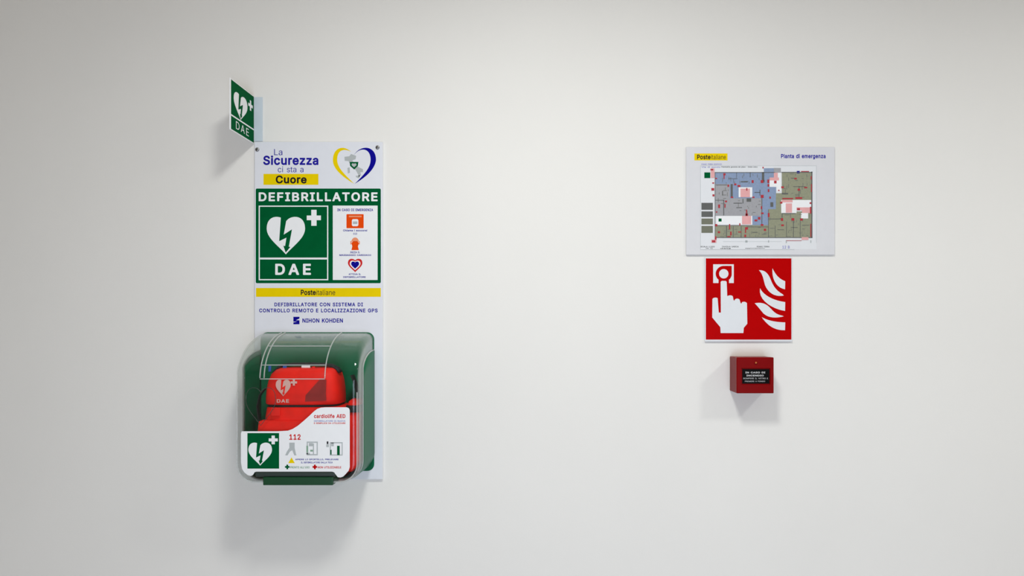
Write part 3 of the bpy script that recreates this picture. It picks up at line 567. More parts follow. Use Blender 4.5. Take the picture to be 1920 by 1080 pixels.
# green block
poly('green_block', [rrect(479.5, 353.5, 714, 531, 2.5)], pm, 1, M_GREEN, pan)
text('title_lettering', 'DEFIBRILLATORE', (485, 360.5, 708, 377.5), pm, 2, M_WHITE, pan, 0.018, 1.12)
poly('white_frame', frame_polys(485, 385.5, 615.5, 525.5, 2.2) + [R(487, 483, 613.5, 486.5)], pm, 2, M_WHITE, pan)
aed_symbol(500, 406.7, 572, 477, pm, 2, pan, M_WHITE, M_GREEN)
text('symbol_lettering', 'DAE', (516, 494.5, 583, 515.5), pm, 2, M_WHITE, pan, 0.024, 1.32)
poly('white_inset', [R(624, 385.5, 708, 525)], pm, 2, M_WHITE, pan)

def zi(x, y):
    return (610 + x / 7.2, 380 + y / 7.2)
def zb(a, b, c, d):
    return zi(a, b) + zi(c, d)
L3 = 3
text('instruction_lettering', 'IN CASO DI EMERGENZA', zb(162, 80, 645, 115), pm, L3, M_BLUE, pan, 0.02)
poly('orange_case_icon', [rrect(*zb(285, 155, 517, 345), 1.2)], pm, L3, M_ORANGE, pan)
poly('case_handle_icon', [R(*zb(318, 176, 490, 196))], pm, L3 + 1, M_PALEORANGE, pan)
poly('case_screen_icon', [rrect(*zb(358, 222, 446, 318), 3)], pm, L3 + 1, M_WHITE, pan)
poly('case_screen_icon', [R(*zb(372, 254, 432, 288))], pm, L3 + 2, M_GREY, pan)
text('instruction_lettering', "Chiama i soccorsi", zb(240, 362, 565, 388), pm, L3, M_BLUE, pan, 0.01)
text('instruction_lettering', '112', zb(376, 406, 428, 430), pm, L3, M_BLUE, pan)
poly('orange_figure_icon', [[zi(*p) for p in [(352, 545), (375, 520), (432, 520), (455, 545), (440, 590), (452, 640), (352, 640), (364, 590)]]], pm, L3, M_ORANGE, pan)
poly('pale_figure_icon', [[zi(*p) for p in bez((350, 530), (360, 450), (445, 450), (455, 530)) + [(455, 530), (430, 522), (376, 522)]],
                          R(*zb(338, 520, 352, 565)), R(*zb(454, 520, 466, 565))], pm, L3, M_PALEORANGE, pan)
text('instruction_lettering', 'INIZIA IL', zb(335, 658, 466, 682), pm, L3, M_BLUE, pan)
text('instruction_lettering', 'MASSAGGIO CARDIACO', zb(190, 696, 618, 720), pm, L3, M_BLUE, pan, 0.01)
poly('red_heart_icon', [heart(*zb(305, 758, 500, 938))], pm, L3, M_PRED, pan)
poly('white_heart_icon', [heart(*zb(330, 782, 474, 912))], pm, L3 + 1, M_WHITE, pan)
poly('blue_heart_icon', [heart(*zb(348, 795, 456, 892))], pm, L3 + 2, M_NAVY, pan)
text('instruction_lettering', 'ATTIVA IL', zb(315, 954, 480, 978), pm, L3, M_BLUE, pan)
text('instruction_lettering', 'DEFIBRILLATORE', zb(242, 993, 545, 1016), pm, L3, M_BLUE, pan, 0.01)

poly('yellow_band', [R(480, 540, 714, 556.5)], pm, 1, M_YELLOW, pan)
text('band_lettering', 'Poste', (564, 543.3, 592, 553.3), pm, 2, M_BLACK, pan, 0.03)
text('band_lettering', 'italiane', (593, 543.3, 628.5, 553.3), pm, 2, M_BLACK, pan, 0.0)
text('caption_lettering', 'DEFIBRILLATORE CON SISTEMA DI', (514.5, 567.3, 680.5, 574.5), pm, 1, M_BLUE, pan, 0.016, 1.1)
text('caption_lettering', 'CONTROLLO REMOTO E LOCALIZZAZIONE GPS', (486, 578.5, 708, 585.8), pm, 1, M_BLUE, pan, 0.016, 1.1)
poly('maker_emblem', [[(550, 594), (561.5, 594), (561.5, 597.2), (554.5, 600.5), (561.5, 600.5), (561.5, 608), (550, 608), (550, 604.5), (557.5, 603.2), (550, 603)]], pm, 1, M_NAVY, pan)
text('maker_lettering', 'NIHON KOHDEN', (567, 597, 643, 605), pm, 1, M_BLUE, pan, 0.02)

# ------------------------------------------------------------------ projecting flag sign
fl = thing('projecting_sign', 'small green DAE sign sticking out from the wall above the tall panel', 'sign', T(477, 270, 0.0))
FX = T(477, 0).x
F0, F1 = 0.0015, 0.121
zt, zb_ = T(0, 180.5).z, T(0, 270.5).z
bevel_box('sign_plate', (FX - 0.0022, -F0, zb_), (FX, -F1, zt), M_WHITE, fl, 0.0004, 1)
fm = lambda u, v, layer=0: Vector((FX + 0.00012 * layer, -(F1 + (F0 - F1) * u), zt + (zb_ - zt) * v))
poly('green_face', [R(0.03, 0.022, 0.985, 0.978)], fm, 1, M_GREEN, fl)
poly('divider_line', [R(0.0, 0.692, 0.985, 0.722)], fm, 2, M_WHITE, fl)
aed_symbol(0.13, 0.19, 0.70, 0.685, fm, 2, fl, M_WHITE, M_GREEN, plus=False)
poly('plus_symbol', [[(0.805, .15), (0.865, .15), (0.865, .225), (0.935, .225), (0.935, .285), (0.865, .285), (0.865, .36), (0.805, .36), (0.805, .285), (0.735, .285), (0.735, .225), (0.805, .225)]], fm, 2, M_WHITE, fl)
text('symbol_lettering', 'DAE', (0.22, 0.765, 0.76, 0.915), fm, 2, M_WHITE, fl, 0.012, 1.25)
fb0 = P(478.5, 265, 0.0018); fb1 = P(492.5, 182, 0.0018)
bevel_box('mounting_flange', (FX + 0.0002, -0.0004, fb0.z), (fb1.x, -0.0022, fb1.z), M_BRACKET, fl, 0.0003, 1)

# ------------------------------------------------------------------ defibrillator cabinet
CL, CR, CT, CB = 492.0, 702.0, 624.0, 881.0     # body on the wall, picture pixels
D0, DM, DS = 0.0064, 0.139, 0.098
cab = thing('defibrillator_cabinet', 'green wall cabinet with rounded clear cover and instruction sticker holding the red bag', 'cabinet', T((CL + CR) / 2, CB, D0))


def top_at(d, t0=CT, h=79.0, dm=DM):
    q = max(0.0, min(1.0, d / dm))
    return t0 + h * (1 - math.sqrt(1 - q * q))


def ring(d, inset, rt, rb, n=7, off=0.0):
    x0, x1 = CL + inset - off, CR - inset + off
    y0, y1 = top_at(d) - off, CB - inset + off
    out = []
    for cx, cy, r, a0 in ((x1 - rt, y0 + rt, rt, -90), (x1 - rb, y1 - rb, rb, 0), (x0 + rb, y1 - rb, rb, 90), (x0 + rt, y0 + rt, rt, 180)):
        for i in range(n + 1):
            a = math.radians(a0 + 90 * i / n)
            out.append((cx + r * math.cos(a), cy + r * math.sin(a)))
    m_ = n + 1
    arcs = [out[k * m_:(k + 1) * m_] for k in range(4)]
    full = []
    for k in range(4):
        full += arcs[k]
        p, q = arcs[k][-1], arcs[(k + 1) % 4][0]
        if k in (0, 2):
            full += [(p[0] + (q[0] - p[0]) * i / 40, p[1] + (q[1] - p[1]) * i / 40) for i in range(1, 40)]
    return [T(x, y, d) for x, y in full]


def shell_top(d):
    q = min(1.0, d / DS)
    return 657 + 34 * (1 - math.sqrt(1 - q * q * 0.97))


E = 9 * S
rings = []
ds = [D0] + [DM * math.sin(a * math.pi / 2 / 22) for a in range(2, 23)]
ds = sorted(ds + [DS - 0.003])
for d in ds:
    i = 0.0
    if d > DM - E:
        i = (E - math.sqrt(max(0, E * E - (d - DM + E) ** 2))) / S
    rings.append(ring(d, i, 13 - i * 0.6, 33 - i))
v, f = loft(rings, False, True)


def covered(q):
    c = sum((v[i] for i in q), Vector()) / len(q)
    py = VY - (c.z - ZC) / S
    return -c.y < DS - 0.004 and py > shell_top(-c.y) + 4


f = [q for q in f if not covered(q)]
cover = obj('clear_cover', v, f, M_COVER, cab, smooth=True)
fix_normals(cover)
sm = cover.modifiers.new('thickness', 'SOLIDIFY'); sm.thickness = 0.0022; sm.offset = -1

# green shell: back plate and the walls that wrap the sides and the bottom
bp = [T(x, y, D0) for x, y in rrect(CL - 1, CT - 1, CR + 1, CB + 1, 13)]
bp2 = [T(x, y, D0 + 0.003) for x, y in rrect(CL + 1, CT + 1, CR - 1, CB - 1, 12)]
v, f = loft([bp, bp2], True, True)
sh = obj('back_shell', v, f, M_SHELL, cab); fix_normals(sh)


rows = []
NSH = 14
for k in range(NSH + 1):
    d = D0 + (DS - D0) * math.sin(math.pi / 2 * k / NSH)
    x0, x1, y1, r = CL - 1.0, CR + 1.0, CB + 1.0, 34
    yt = shell_top(d)
    line = [(x1, yt + (y1 - r - yt) * i / 8) for i in range(8)]
    for cx, a0 in ((x1 - r, 0), (x0 + r, 90)):
        for i in range(9):
            a = math.radians(a0 + 90 * i / 8)
            line.append((cx + r * math.cos(a), y1 - r + r * math.sin(a)))
    line += [(x0, y1 - r + (yt - y1 + r) * i / 8) for i in range(1, 9)]
    rows.append([T(x, y, d) for x, y in line])
n = len(rows[0]); vv = [p for r_ in rows for p in r_]
ff = [(i * n + j, i * n + j + 1, (i + 1) * n + j + 1, (i + 1) * n + j) for i in range(NSH) for j in range(n - 1)]
sw = obj('shell_wall', vv, ff, M_SHELL, cab, smooth=True); fix_normals(sw)
so = sw.modifiers.new('thickness', 'SOLIDIFY'); so.thickness = 0.002; so.offset = 0

# moulded grip on the hood of the cover
def hood(x, q, out=0.0012):
    """point on the hood of the cover at wall position x, q = 0 at the wall, 1 at the front"""
    a = q * math.pi / 2
    d = DM * math.sin(a); y = CT + 79 * (1 - math.cos(a))
    return T(x, y, d) + Vector((0, -out * math.sin(a), out * math.cos(a)))

GX0, GX1 = 535, 646
for gx in (GX0, GX0 + 7, GX1):
    pts = [hood(gx, 0.10 + 0.88 * i / 16) for i in range(17)]
    tube('grip_rib', pts, 0.0011, 0.0016, M_RIB, cab, side=(1, 0, 0), n=8)
for q in (0.50, 0.80, 0.99):
    pts = [hood(GX0 + (GX1 - GX0) * i / 8, q) for i in range(9)]
    tube('grip_crossbar', pts, 0.0011, 0.0013, M_RIB, cab, side=(0, 0, 1), n=8)

# beads along the rim of the cover, and the heart moulded into its face
tube('front_bead', [T(CL + 2.0, 725, DM - 0.0036)] + [T(CL + 2.0, 725 + (848 - 725) * i / 6, DM - 0.0036) for i in range(1, 6)] +
     [T(CL + 33 - 31 * math.cos(math.radians(a)), 848 + 31 * math.sin(math.radians(a)), DM - 0.0036) for a in range(0, 91, 10)] +
     [T(CR - 33 + 31 * math.sin(math.radians(a)), 848 + 31 * math.cos(math.radians(a)), DM - 0.0036) for a in range(0, 91, 10)] +
     [T(CR - 2.0, 848 + (725 - 848) * i / 6, DM - 0.0036) for i in range(1, 7)], 0.0013, 0.0013, M_RIB, cab, n=8)
side = [(shell_top(d), d) for d in [D0 + (DS - D0) * math.sin(math.pi / 2 * k / 12) for k in range(13)]]
jl = [T(CL - 0.4, y - 1.0, d + 0.0012) for y, d in side] + [T(CL - 0.4, 700 + 148 * i / 6, DS + 0.0015) for i in range(1, 6)]
jl += [T(CL + 33 - 33.4 * math.cos(math.radians(a)), 848 + 33.4 * math.sin(math.radians(a)), DS + 0.0015) for a in range(0, 91, 10)]
jr = [T(CR - 33 + 33.4 * math.sin(math.radians(a)), 848 + 33.4 * math.cos(math.radians(a)), DS + 0.0015) for a in range(0, 91, 10)]
jr += [T(CR + 0.4, 848 - 148 * i / 6, DS + 0.0015) for i in range(1, 6)] + [T(CR + 0.4, y - 1.0, d + 0.0012) for y, d in reversed(side)]
tube('joint_bead', jl + jr, 0.0015, 0.0015, M_RIB, cab, n=8)
tube('moulded_heart', [P(u, v, DM - 0.0035) for u, v in heart(461, 727, 517, 798)], 0.0007, 0.0007, M_MOULD, cab, n=6, closed=True)

# sticker on the front of the cover
LM = wallmap(DM + 0.0003)
def zl(x, y):
    return (420 + x / 6.0, 750 + y / 6.0)
def zlb(a, b, c, d):
    return zl(a, b) + zl(c, d)
lab = [zl(*p) for p in [(190, 700), (190, 375), (200, 352), (600, 352), (720, 345), (770, 327), (830, 290), (900, 232), (960, 178), (1010, 130), (1050, 100),
                        (1090, 86), (1140, 82), (1380, 82), (1405, 92), (1415, 115), (1415, 755), (1402, 795), (1370, 832), (1340, 862), (1310, 872), (1280, 868), (1260, 842), (1235, 812),
                        (1215, 806), (365, 806), (345, 812), (325, 845), (300, 855), (268, 845), (228, 815), (203, 775)]]
lp = poly('instruction_sticker', [lab], LM, 1, M_WHITE, cab)
poly('green_square', [R(*zlb(263, 372, 620, 772))], LM, 2, M_GREEN, lp)
q0 = zl(274, 480); q1 = zl(540, 738)
aed_symbol(q0[0], q0[1], q1[0], q1[1], LM, 3, lp, M_WHITE, M_GREEN, plus=False)
poly('plus_symbol', [[zl(*p) for p in [(535, 400), (572, 400), (572, 432), (605, 432), (605, 466), (572, 466), (572, 498), (535, 498), (535, 466), (503, 466), (503, 432), (535, 432)]]], LM, 3, M_WHITE, lp)
text('emergency_number', '112', zlb(735, 385, 862, 448), LM, 2, M_PRED, lp, 0.03)
text('maker_lettering', 'cardiolife AED', zlb(1012, 158, 1366, 204), LM, 2, M_PRED, lp, 0.02)
text('caption_lettering', 'DEFIBRILLATORE DI NUOVA', zlb(1012, 226, 1366, 246), LM, 2, M_LILAC, lp)
text('caption_lettering', 'E SEMPLICE DA UTILIZZARE', zlb(1012, 252, 1366, 270), LM, 2, M_PRED, lp)
# three line drawings
fig = [R(*zlb(735, 480, 795, 540)), [zl(*p) for p in [(735, 540), (795, 540), (808, 600), (815, 622), (790, 622), (768, 565), (742, 580), (715, 622), (688, 622), (710, 575)]]]
poly('person_drawing', fig, LM, 2, M_GREY, lp)
poly('cabinet_drawing', frame_polys(*zlb(930, 468, 1055, 622), 2.2) + [R(*zlb(955, 485, 1000, 520)), R(*zlb(1000, 490, 1012, 610)), R(*zlb(925, 595, 965, 612))], LM, 2, M_GREY, lp)
poly('cabinet_drawing', [R(*zlb(927, 515, 946, 590)), R(*zlb(970, 560, 1000, 580))], LM, 3, M_PALEGREEN, lp)
poly('open_cabinet_drawing', frame_polys(*zlb(1190, 475, 1335, 625), 2.0) + [R(*zlb(1205, 480, 1235, 520)), R(*zlb(1150, 500, 1180, 530))], LM, 2, M_GREY, lp)
poly('open_cabinet_drawing', [R(*zlb(1272, 515, 1302, 620)), R(*zlb(1196, 560, 1210, 615))], LM, 3, M_GREEN, lp)
poly('open_cabinet_drawing', [R(*zlb(1156, 466, 1174, 496))], LM, 3, M_BLACK, lp)
poly('warning_triangle', [[zl(*p) for p in [(760, 645), (796, 710), (722, 710)]]], LM, 2, M_YELLOW, lp)
text('caption_lettering', 'APRIRE LO SPORTELLO, PRELEVARE', zlb(802, 660, 1288, 680), LM, 2, M_BLUE, lp)
text('caption_lettering', 'IL DEFIBRILLATORE DALLA TECA', zlb(866, 693, 1222, 712), LM, 2, M_BLUE, lp)
for cx, mm in ((712, M_GREEN), (1022, M_SIGNRED)):
    poly('cross_mark', [[zl(cx + a, 753 + b) for a, b in [(-10, -26), (10, -26), (10, -10), (26, -10), (26, 10), (10, 10), (10, 26), (-10, 26), (-10, 10), (-26, 10), (-26, -10), (-10, -10)]]], LM, 2, mm, lp)
text('caption_lettering', "PRONTO ALL'USO", zlb(745, 745, 962, 770), LM, 2, M_PALEGREEN, lp)
text('caption_lettering', 'NON UTILIZZABILE', zlb(1055, 745, 1318, 770), LM, 2, M_PRED, lp)

# grip slot and latch at the foot of the cover
ga = P(478, 894, DM); gb = P(629, 884.5, DM)
bevel_box('grip_slot', (ga.x, -(DM - 0.012), ga.z), (gb.x, -(DM + 0.0012), gb.z), M_RECESS, cab, 0.003, 2)
la = P(494, 909.5, DM); lb = P(625, 894.2, DM)
bevel_box('latch', (la.x, -(DS + 0.002), la.z), (lb.x, -(DM + 0.003), lb.z), M_LATCH, cab, 0.0016, 2)

# ------------------------------------------------------------------ red carry bag inside the cabinet
bag = thing('carry_bag', 'red padded defibrillator bag with black straps inside the clear cabinet', 'bag', T(600, 879, 0.06))


def bagring(y, x0, x1, d0, d1, e=4.0, n=32):
    cx, cd = (x0 + x1) / 2, (d0 + d1) / 2
    rx, rd = (x1 - x0) / 2, (d1 - d0) / 2
    out = []
    for k in range(n):
        a = 2 * math.pi * k / n
        c, s_ = math.cos(a), math.sin(a)
        c = math.copysign(abs(c) ** (2 / e), c); s_ = math.copysign(abs(s_) ** (2 / e), s_)
        out.append(T(cx + rx * c, y, cd + rd * s_))
    return out


def bagloft(name, rows, material, e=4.0):
    v, f = loft([bagring(*r, e=e) for r in rows], True, True)
    o = obj(name, v, f, material, bag, smooth=True); fix_normals(o)
    return o


upper = bagloft('upper_compartment', [(685, 558, 640, .045, .074), (686, 549, 645, .034, .090), (689, 543, 649, .026, .100), (696, 536, 653, .020, .106),
                                      (708, 531, 656, .016, .109), (722, 528, 658, .014, .111), (738, 527, 659, .014, .112), (747, 527, 659, .014, .112), (749, 528, 658, .016, .110)], M_BAG)
lower = bagloft('lower_compartment', [(753, 534, 669, .018, .108), (755, 529, 671, .014, .113), (770, 527, 672, .013, .115), (800, 525, 672, .012, .117),
                                      (850, 523, 672, .012, .118), (866, 524, 671, .013, .112), (879, 530, 667, .02, .085)], M_BAG)
bagloft('zip_seam', [(747.5, 529, 657, .017, .1085), (754.5, 531, 657, .017, .1085)], M_STRAP)
bagloft('front_pocket', [(775, 530, 664, .10, .119), (777, 525, 667, .10, .1245), (800, 523, 669, .10, .1275), (848, 522, 669, .10, .1285), (866, 526, 667, .10, .118)], M_BAG, e=5)
pouch = bagloft('side_pouch', [(742, 676, 688, .05, .075), (745, 673, 693, .04, .09), (752, 672, 696, .034, .098), (800, 672, 697, .03, .102), (848, 672, 696, .03, .102), (860, 672, 691, .03, .102), (868, 673, 683, .036, .096)], M_BAG)
bagloft('pouch_strap', [(751, 671, 697.5, .03, .1035), (752, 670, 698.2, .03, .1045), (762, 670, 698.2, .03, .1045), (763, 671, 697.5, .03, .1035)], M_STRAP)
# diagonal shadow painted as darker red on the right of the flap
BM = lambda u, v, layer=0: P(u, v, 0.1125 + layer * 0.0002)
poly('flap_shading', [[(573, 741), (590, 722), (600, 711), (612, 712), (611, 738), (612, 751), (572, 753)]], BM, 1, M_BAG2, bag)
# a loop of strap beside the bag, the carry handle and its tags
pts = [T(x, y, dd) for x, y, dd in [(530, 722, .07), (521, 724, .072), (513, 735, .075), (510, 755, .078), (513, 775, .08), (519, 790, .08), (528, 800, .082)]]
tube('strap_loop', pts, 0.007, 0.0012, M_STRAP, bag)
pts = [T(x, y, dd) for x, y, dd in [(672, 700, .05), (677, 712, .05), (682, 728, .055), (686, 745, .058)]]
tube('shoulder_strap', pts, 0.014, 0.0016, M_STRAP, bag)
pts = [T(x, y, .068) for x, y in [(536, 703), (538, 694), (543, 687), (552, 681.5), (570, 679.5), (600, 679), (625, 680), (640, 682), (650, 687), (655, 694)]]
tube('carry_handle', pts, 0.011, 0.0032, M_STRAP, bag)
a = P(565, 694.5, .082); b = P(582, 685.5, .079)
bevel_box('white_tag', a, b, M_WHITE, bag, 0.0006, 1)
a = P(585, 694.5, .081); b = P(591, 687, .079)
bevel_box('red_tag', a, b, M_BAG, bag, 0.0006, 1)
for x0, x1 in ((530, 538), (503, 509)):
    a = P(x0, 697, .084); b = P(x1, 686, .081)
    bevel_box('blue_tag', a, b, M_TAGBLUE, bag, 0.0006, 1)
aed_symbol(517, 712, 545, 743, BM, 1, bag, M_BAGPRINT, M_BAG, plus=False)
poly('plus_symbol', [[(549, 711), (553, 711), (553, 715), (557, 715), (557, 719), (553, 719), (553, 723), (549, 723), (549, 719), (545, 719), (545, 715), (549, 715)]], BM, 1, M_BAGPRINT, bag)
text('symbol_lettering', 'DAE', (519, 748.5, 542, 755), BM, 1, M_BAGPRINT, bag, 0.02, 1.1)
a = P(508, 780, .119); b = P(526, 764, .116)
bevel_box('pull_tab', a, b, M_BAG, bag, 0.001, 2)

# ------------------------------------------------------------------ emergency plan
ED = 0.005
em = thing('evacuation_plan', 'white board with a coloured floor plan above the red fire alarm sign', 'sign', T(1425, 478, 0.0))
board('plan_board', 1286.5, 275, 1565.5, 478, 0.001, ED, M_PLANBOARD, em, 0.0014)
epm = wallmap(ED)
def ze(x, y):
    return (1270 + x / 4.697, 260 + y / 4.697)
def zeb(a, b, c, d):
    return ze(a, b) + ze(c, d)
def zones(name, lst, layer, material):
    for i, r in enumerate(lst):
        poly(name, [R(*zeb(*r))], epm, layer + 0.15 * i, material, sheet)
def rects(lst):
    return [R(*zeb(*r)) for r in lst]
poly('yellow_logo_band', [R(*zeb(150, 130, 442, 192))], epm, 1, M_YELLOW, em)
text('logo_lettering', 'Poste', zeb(174, 141, 292, 182), epm, 2, M_BLACK, em, 0.03)
text('logo_lettering', 'italiane', zeb(296, 141, 428, 182), epm, 2, M_BLACK, em, 0.005)
text('title_lettering', 'Pianta di emergenza', zeb(913, 134, 1306, 182), epm, 1, M_BLUE, em, 0.02)
sheet = poly('plan_sheet', [R(*zeb(205, 240, 1225, 975))], epm, 1, M_SHEET, em)
text('plan_lettering', 'PIANO TERRA EDIFICIO', zeb(212, 219, 392, 232), epm, 2, M_LILAC, sheet, 0.01)
text('plan_lettering', 'Via di esodo', zeb(212, 243, 380, 257), epm, 2, M_LILAC, sheet)
text('plan_lettering', 'Planimetria generale del piano - livello unico', zeb(388, 243, 706, 257), epm, 2, M_PLANDARK, sheet)
zones('blue_zone', [(335, 297, 860, 425), (460, 425, 800, 525), (740, 425, 870, 620), (660, 620, 800, 765), (762, 260, 850, 297)], 2, M_PLANBLUE)
zones('grey_zone', [(335, 400, 462, 680), (462, 525, 742, 680), (850, 258, 912, 300)], 3, M_PLANGREY)
zones('olive_zone', [(920, 297, 1190, 540), (868, 480, 925, 625), (800, 620, 925, 870), (915, 640, 1190, 870), (335, 762, 800, 872)], 3, M_PLANOLIVE)
zones('white_zone', [(540, 428, 660, 515), (345, 680, 660, 758), (812, 345, 912, 425), (875, 425, 915, 460), (850, 300, 912, 345), (915, 540, 1175, 608), (915, 600, 1050, 655), (1090, 655, 1152, 703)], 4, M_WHITE)
zones('pink_zone', [(556, 440, 640, 515), (570, 680, 650, 755), (850, 300, 885, 345), (812, 342, 895, 368), (920, 540, 1015, 562), (955, 570, 1010, 652), (1050, 605, 1172, 630), (1098, 630, 1172, 655),
                         (295, 262, 328, 345), (1095, 868, 1155, 892), (300, 890, 345, 916)], 5, M_PINK)
zones('legend_panel', [(212, 565, 313, 627), (212, 640, 313, 690)], 2, M_PLANDARK)
zones('legend_panel', [(212, 703, 313, 755), (212, 768, 313, 830)], 2, mat('plan_dark_olive', (112, 114, 98), rough=0.4))
zones('green_marker', [(238, 297, 290, 347), (363, 703, 390, 730)], 5, M_GREEN)
poly('blue_marker', rects([(1052, 284, 1078, 305)]), epm, 5, M_NAVY, sheet)
# walls of the plan
walls = [(330, 295, 860, 300), (330, 295, 335, 872), (330, 868, 1190, 874), (1180, 290, 1190, 872), (915, 293, 1190, 299), (742, 525, 748, 765), (405, 540, 412, 675), (470, 400, 488, 520), (335, 540, 412, 544),
         (345, 762, 660, 767), (430, 770, 437, 868), (490, 770, 495, 868), (560, 770, 565, 868), (610, 775, 800, 779), (800, 625, 804, 870), (860, 765, 864, 870), (920, 660, 926, 720), (800, 705, 915, 709),
         (1020, 725, 1025, 865), (1080, 715, 1084, 865), (960, 730, 964, 865), (920, 478, 975, 490), (1020, 420, 1130, 424), (1070, 420, 1075, 530), (725, 450, 731, 500), (680, 470, 728, 476), (745, 295, 765, 370),
         (735, 365, 768, 385), (1000, 345, 1050, 350), (560, 375, 620, 384), (495, 565, 570, 571), (520, 604, 570, 610), (660, 822, 706, 828), (610, 525, 650, 555), (575, 530, 582, 570), (925, 655, 1040, 662), (340, 405, 440, 410),
         (395, 460, 402, 500), (450, 350, 530, 354), (820, 560, 845, 600), (1000, 780, 1060, 784), (880, 800, 940, 804), (1100, 760, 1160, 764), (640, 295, 645, 340), (520, 297, 524, 345)]
poly('plan_walls', rects(walls), epm, 6, M_PLANDARK, sheet)['kind'] = 'stuff'
fine = []
fr_ = random.Random(11)
for zone, cnt in (((345, 775, 1170, 865), 46), ((930, 305, 1170, 525), 22), ((345, 305, 740, 395), 22), ((345, 415, 455, 665), 12), ((490, 535, 735, 668), 14), ((810, 660, 1170, 760), 18)):
    for _ in range(cnt):
        fx, fy = fr_.uniform(zone[0], zone[2]), fr_.uniform(zone[1], zone[3])
        fw, fh = (fr_.uniform(12, 45), 4) if fr_.random() < 0.5 else (4, fr_.uniform(10, 38))
        fine.append((fx, fy, min(fx + fw, zone[2]), min(fy + fh, zone[3])))
vs_f = []
for i_, r_ in enumerate(fine):
    if not any(r_[0] < q_[2] and q_[0] < r_[2] and r_[1] < q_[3] and q_[1] < r_[3] for q_ in vs_f):
        vs_f.append(r_)
poly('plan_furniture', rects(vs_f), epm, 5.6, mat('plan_shade', (112, 114, 108), rough=0.4), sheet)['kind'] = 'stuff'
reds = [(500, 395, 520, 410), (530, 408, 555, 425), (655, 365, 672, 390), (735, 365, 758, 390), (793, 360, 810, 390), (795, 400, 810, 422), (852, 370, 874, 394), (915, 420, 938, 436), (797, 445, 810, 470), (735, 495, 760, 522),
        (660, 510, 680, 522), (470, 510, 492, 522), (442, 405, 456, 424), (405, 305, 425, 322), (408, 322, 416, 355), (810, 510, 824, 528), (736, 595, 748, 620), (738, 650, 760, 664), (797, 655, 812, 690), (735, 752, 758, 768),
        (710, 690, 732, 712), (680, 712, 705, 728), (333, 752, 352, 772), (357, 815, 376, 832), (465, 818, 478, 852), (596, 780, 622, 800), (596, 800, 606, 830), (762, 793, 782, 812), (535, 818, 565, 826), (590, 845, 606, 866),
        (440, 858, 470, 868), (545, 745, 556, 765), (455, 752, 466, 800), (605, 625, 614, 680), (600, 660, 622, 680), (360, 580, 376, 610), (420, 545, 438, 560), (415, 575, 425, 608), (300, 435, 325, 457), (310, 490, 327, 508),
        (308, 385, 324, 396), (292, 266, 316, 280), (305, 895, 335, 914), (330, 860, 345, 890), (1030, 345, 1052, 358), (1060, 440, 1080, 458), (1118, 425, 1145, 436), (925, 522, 1020, 532), (1040, 515, 1100, 530), (905, 555, 925, 572),
        (912, 700, 932, 724), (1005, 700, 1030, 722), (1082, 702, 1104, 722), (915, 755, 938, 770), (1055, 612, 1080, 630), (1165, 560, 1180, 575), (1175, 330, 1184, 360), (1177, 400, 1185, 470), (1172, 750, 1180, 865), (1168, 600, 1180, 660),
        (607, 434, 617, 458), (888, 450, 900, 460), (340, 640, 352, 652), (333, 345, 350, 355), (1090, 285, 1160, 292), (750, 248, 760, 262), (960, 896, 1095, 900)]
poly('red_marks', rects(reds), epm, 7, M_PLANRED, sheet)['kind'] = 'stuff'
for box, s_ in (((205, 945, 328, 957), 'SCALA 1:200'), ((250, 960, 312, 970), 'rev. 01'), ((392, 945, 540, 957), 'TAVOLA UNICA'), ((378, 961, 470, 971), 'data'), ((700, 945, 812, 957), 'PIANO TERRA'), ((598, 961, 770, 970), 'aggiornamento')):
    text('plan_lettering', s_, zeb(*box), epm, 2, M_PLANDARK, sheet)
text('plan_lettering', '12 B', zeb(925, 942, 990, 968), epm, 2, M_LILAC, sheet)
poly('sheet_border', [R(*zeb(205, 238, 1225, 240)), R(*zeb(205, 976, 1030, 978)), R(*zeb(203, 238, 205, 978)), R(*zeb(1224, 238, 1226, 918)), R(*zeb(400, 905, 920, 907)), R(*zeb(598, 895, 618, 915)), R(*zeb(800, 895, 808, 915)), R(*zeb(955, 895, 965, 920)), R(*zeb(1172, 895, 1180, 918))], epm, 3, M_GREY, sheet)

# ------------------------------------------------------------------ fire alarm sign
FD = 0.0045
fs_ = thing('fire_alarm_sign', 'square red sign with a white pressing hand and flames', 'sign', T(1403, 640, 0.0))
board('sign_board', 1321.5, 482, 1486, 640.5, 0.001, FD, M_SIGNWHITE, fs_, 0.0010)
fpm = wallmap(FD)
def zf(x, y):
    return (1290 + x / 5.683, 470 + y / 5.683)
def zfp(l):
    return [zf(*p) for p in l]
poly('red_face', [R(*zf(190, 82), *zf(1102, 948))], fpm, 1, M_SIGNRED, fs_)
poly('button_frame', [R(*zf(268, 145), *zf(488, 345))], fpm, 2, M_SIGNWHITE, fs_)
poly('button_ring', [zfp([(381, 162), (466, 162), (466, 246)] + [(381 + 86 * math.cos(math.radians(t)), 246 + 84 * math.sin(math.radians(t))) for t in range(10, 60, 10)] + [(437, 318), (437, 350), (325, 350), (325, 318)] + [(381 + 86 * math.cos(math.radians(t)), 246 + 84 * math.sin(math.radians(t))) for t in range(130, 270, 10)])], fpm, 3, M_SIGNRED, fs_)
poly('button_dot', [ellipse(*zf(381, 246), 50 / 5.683, 50 / 5.683)], fpm, 4, M_SIGNWHITE, fs_)
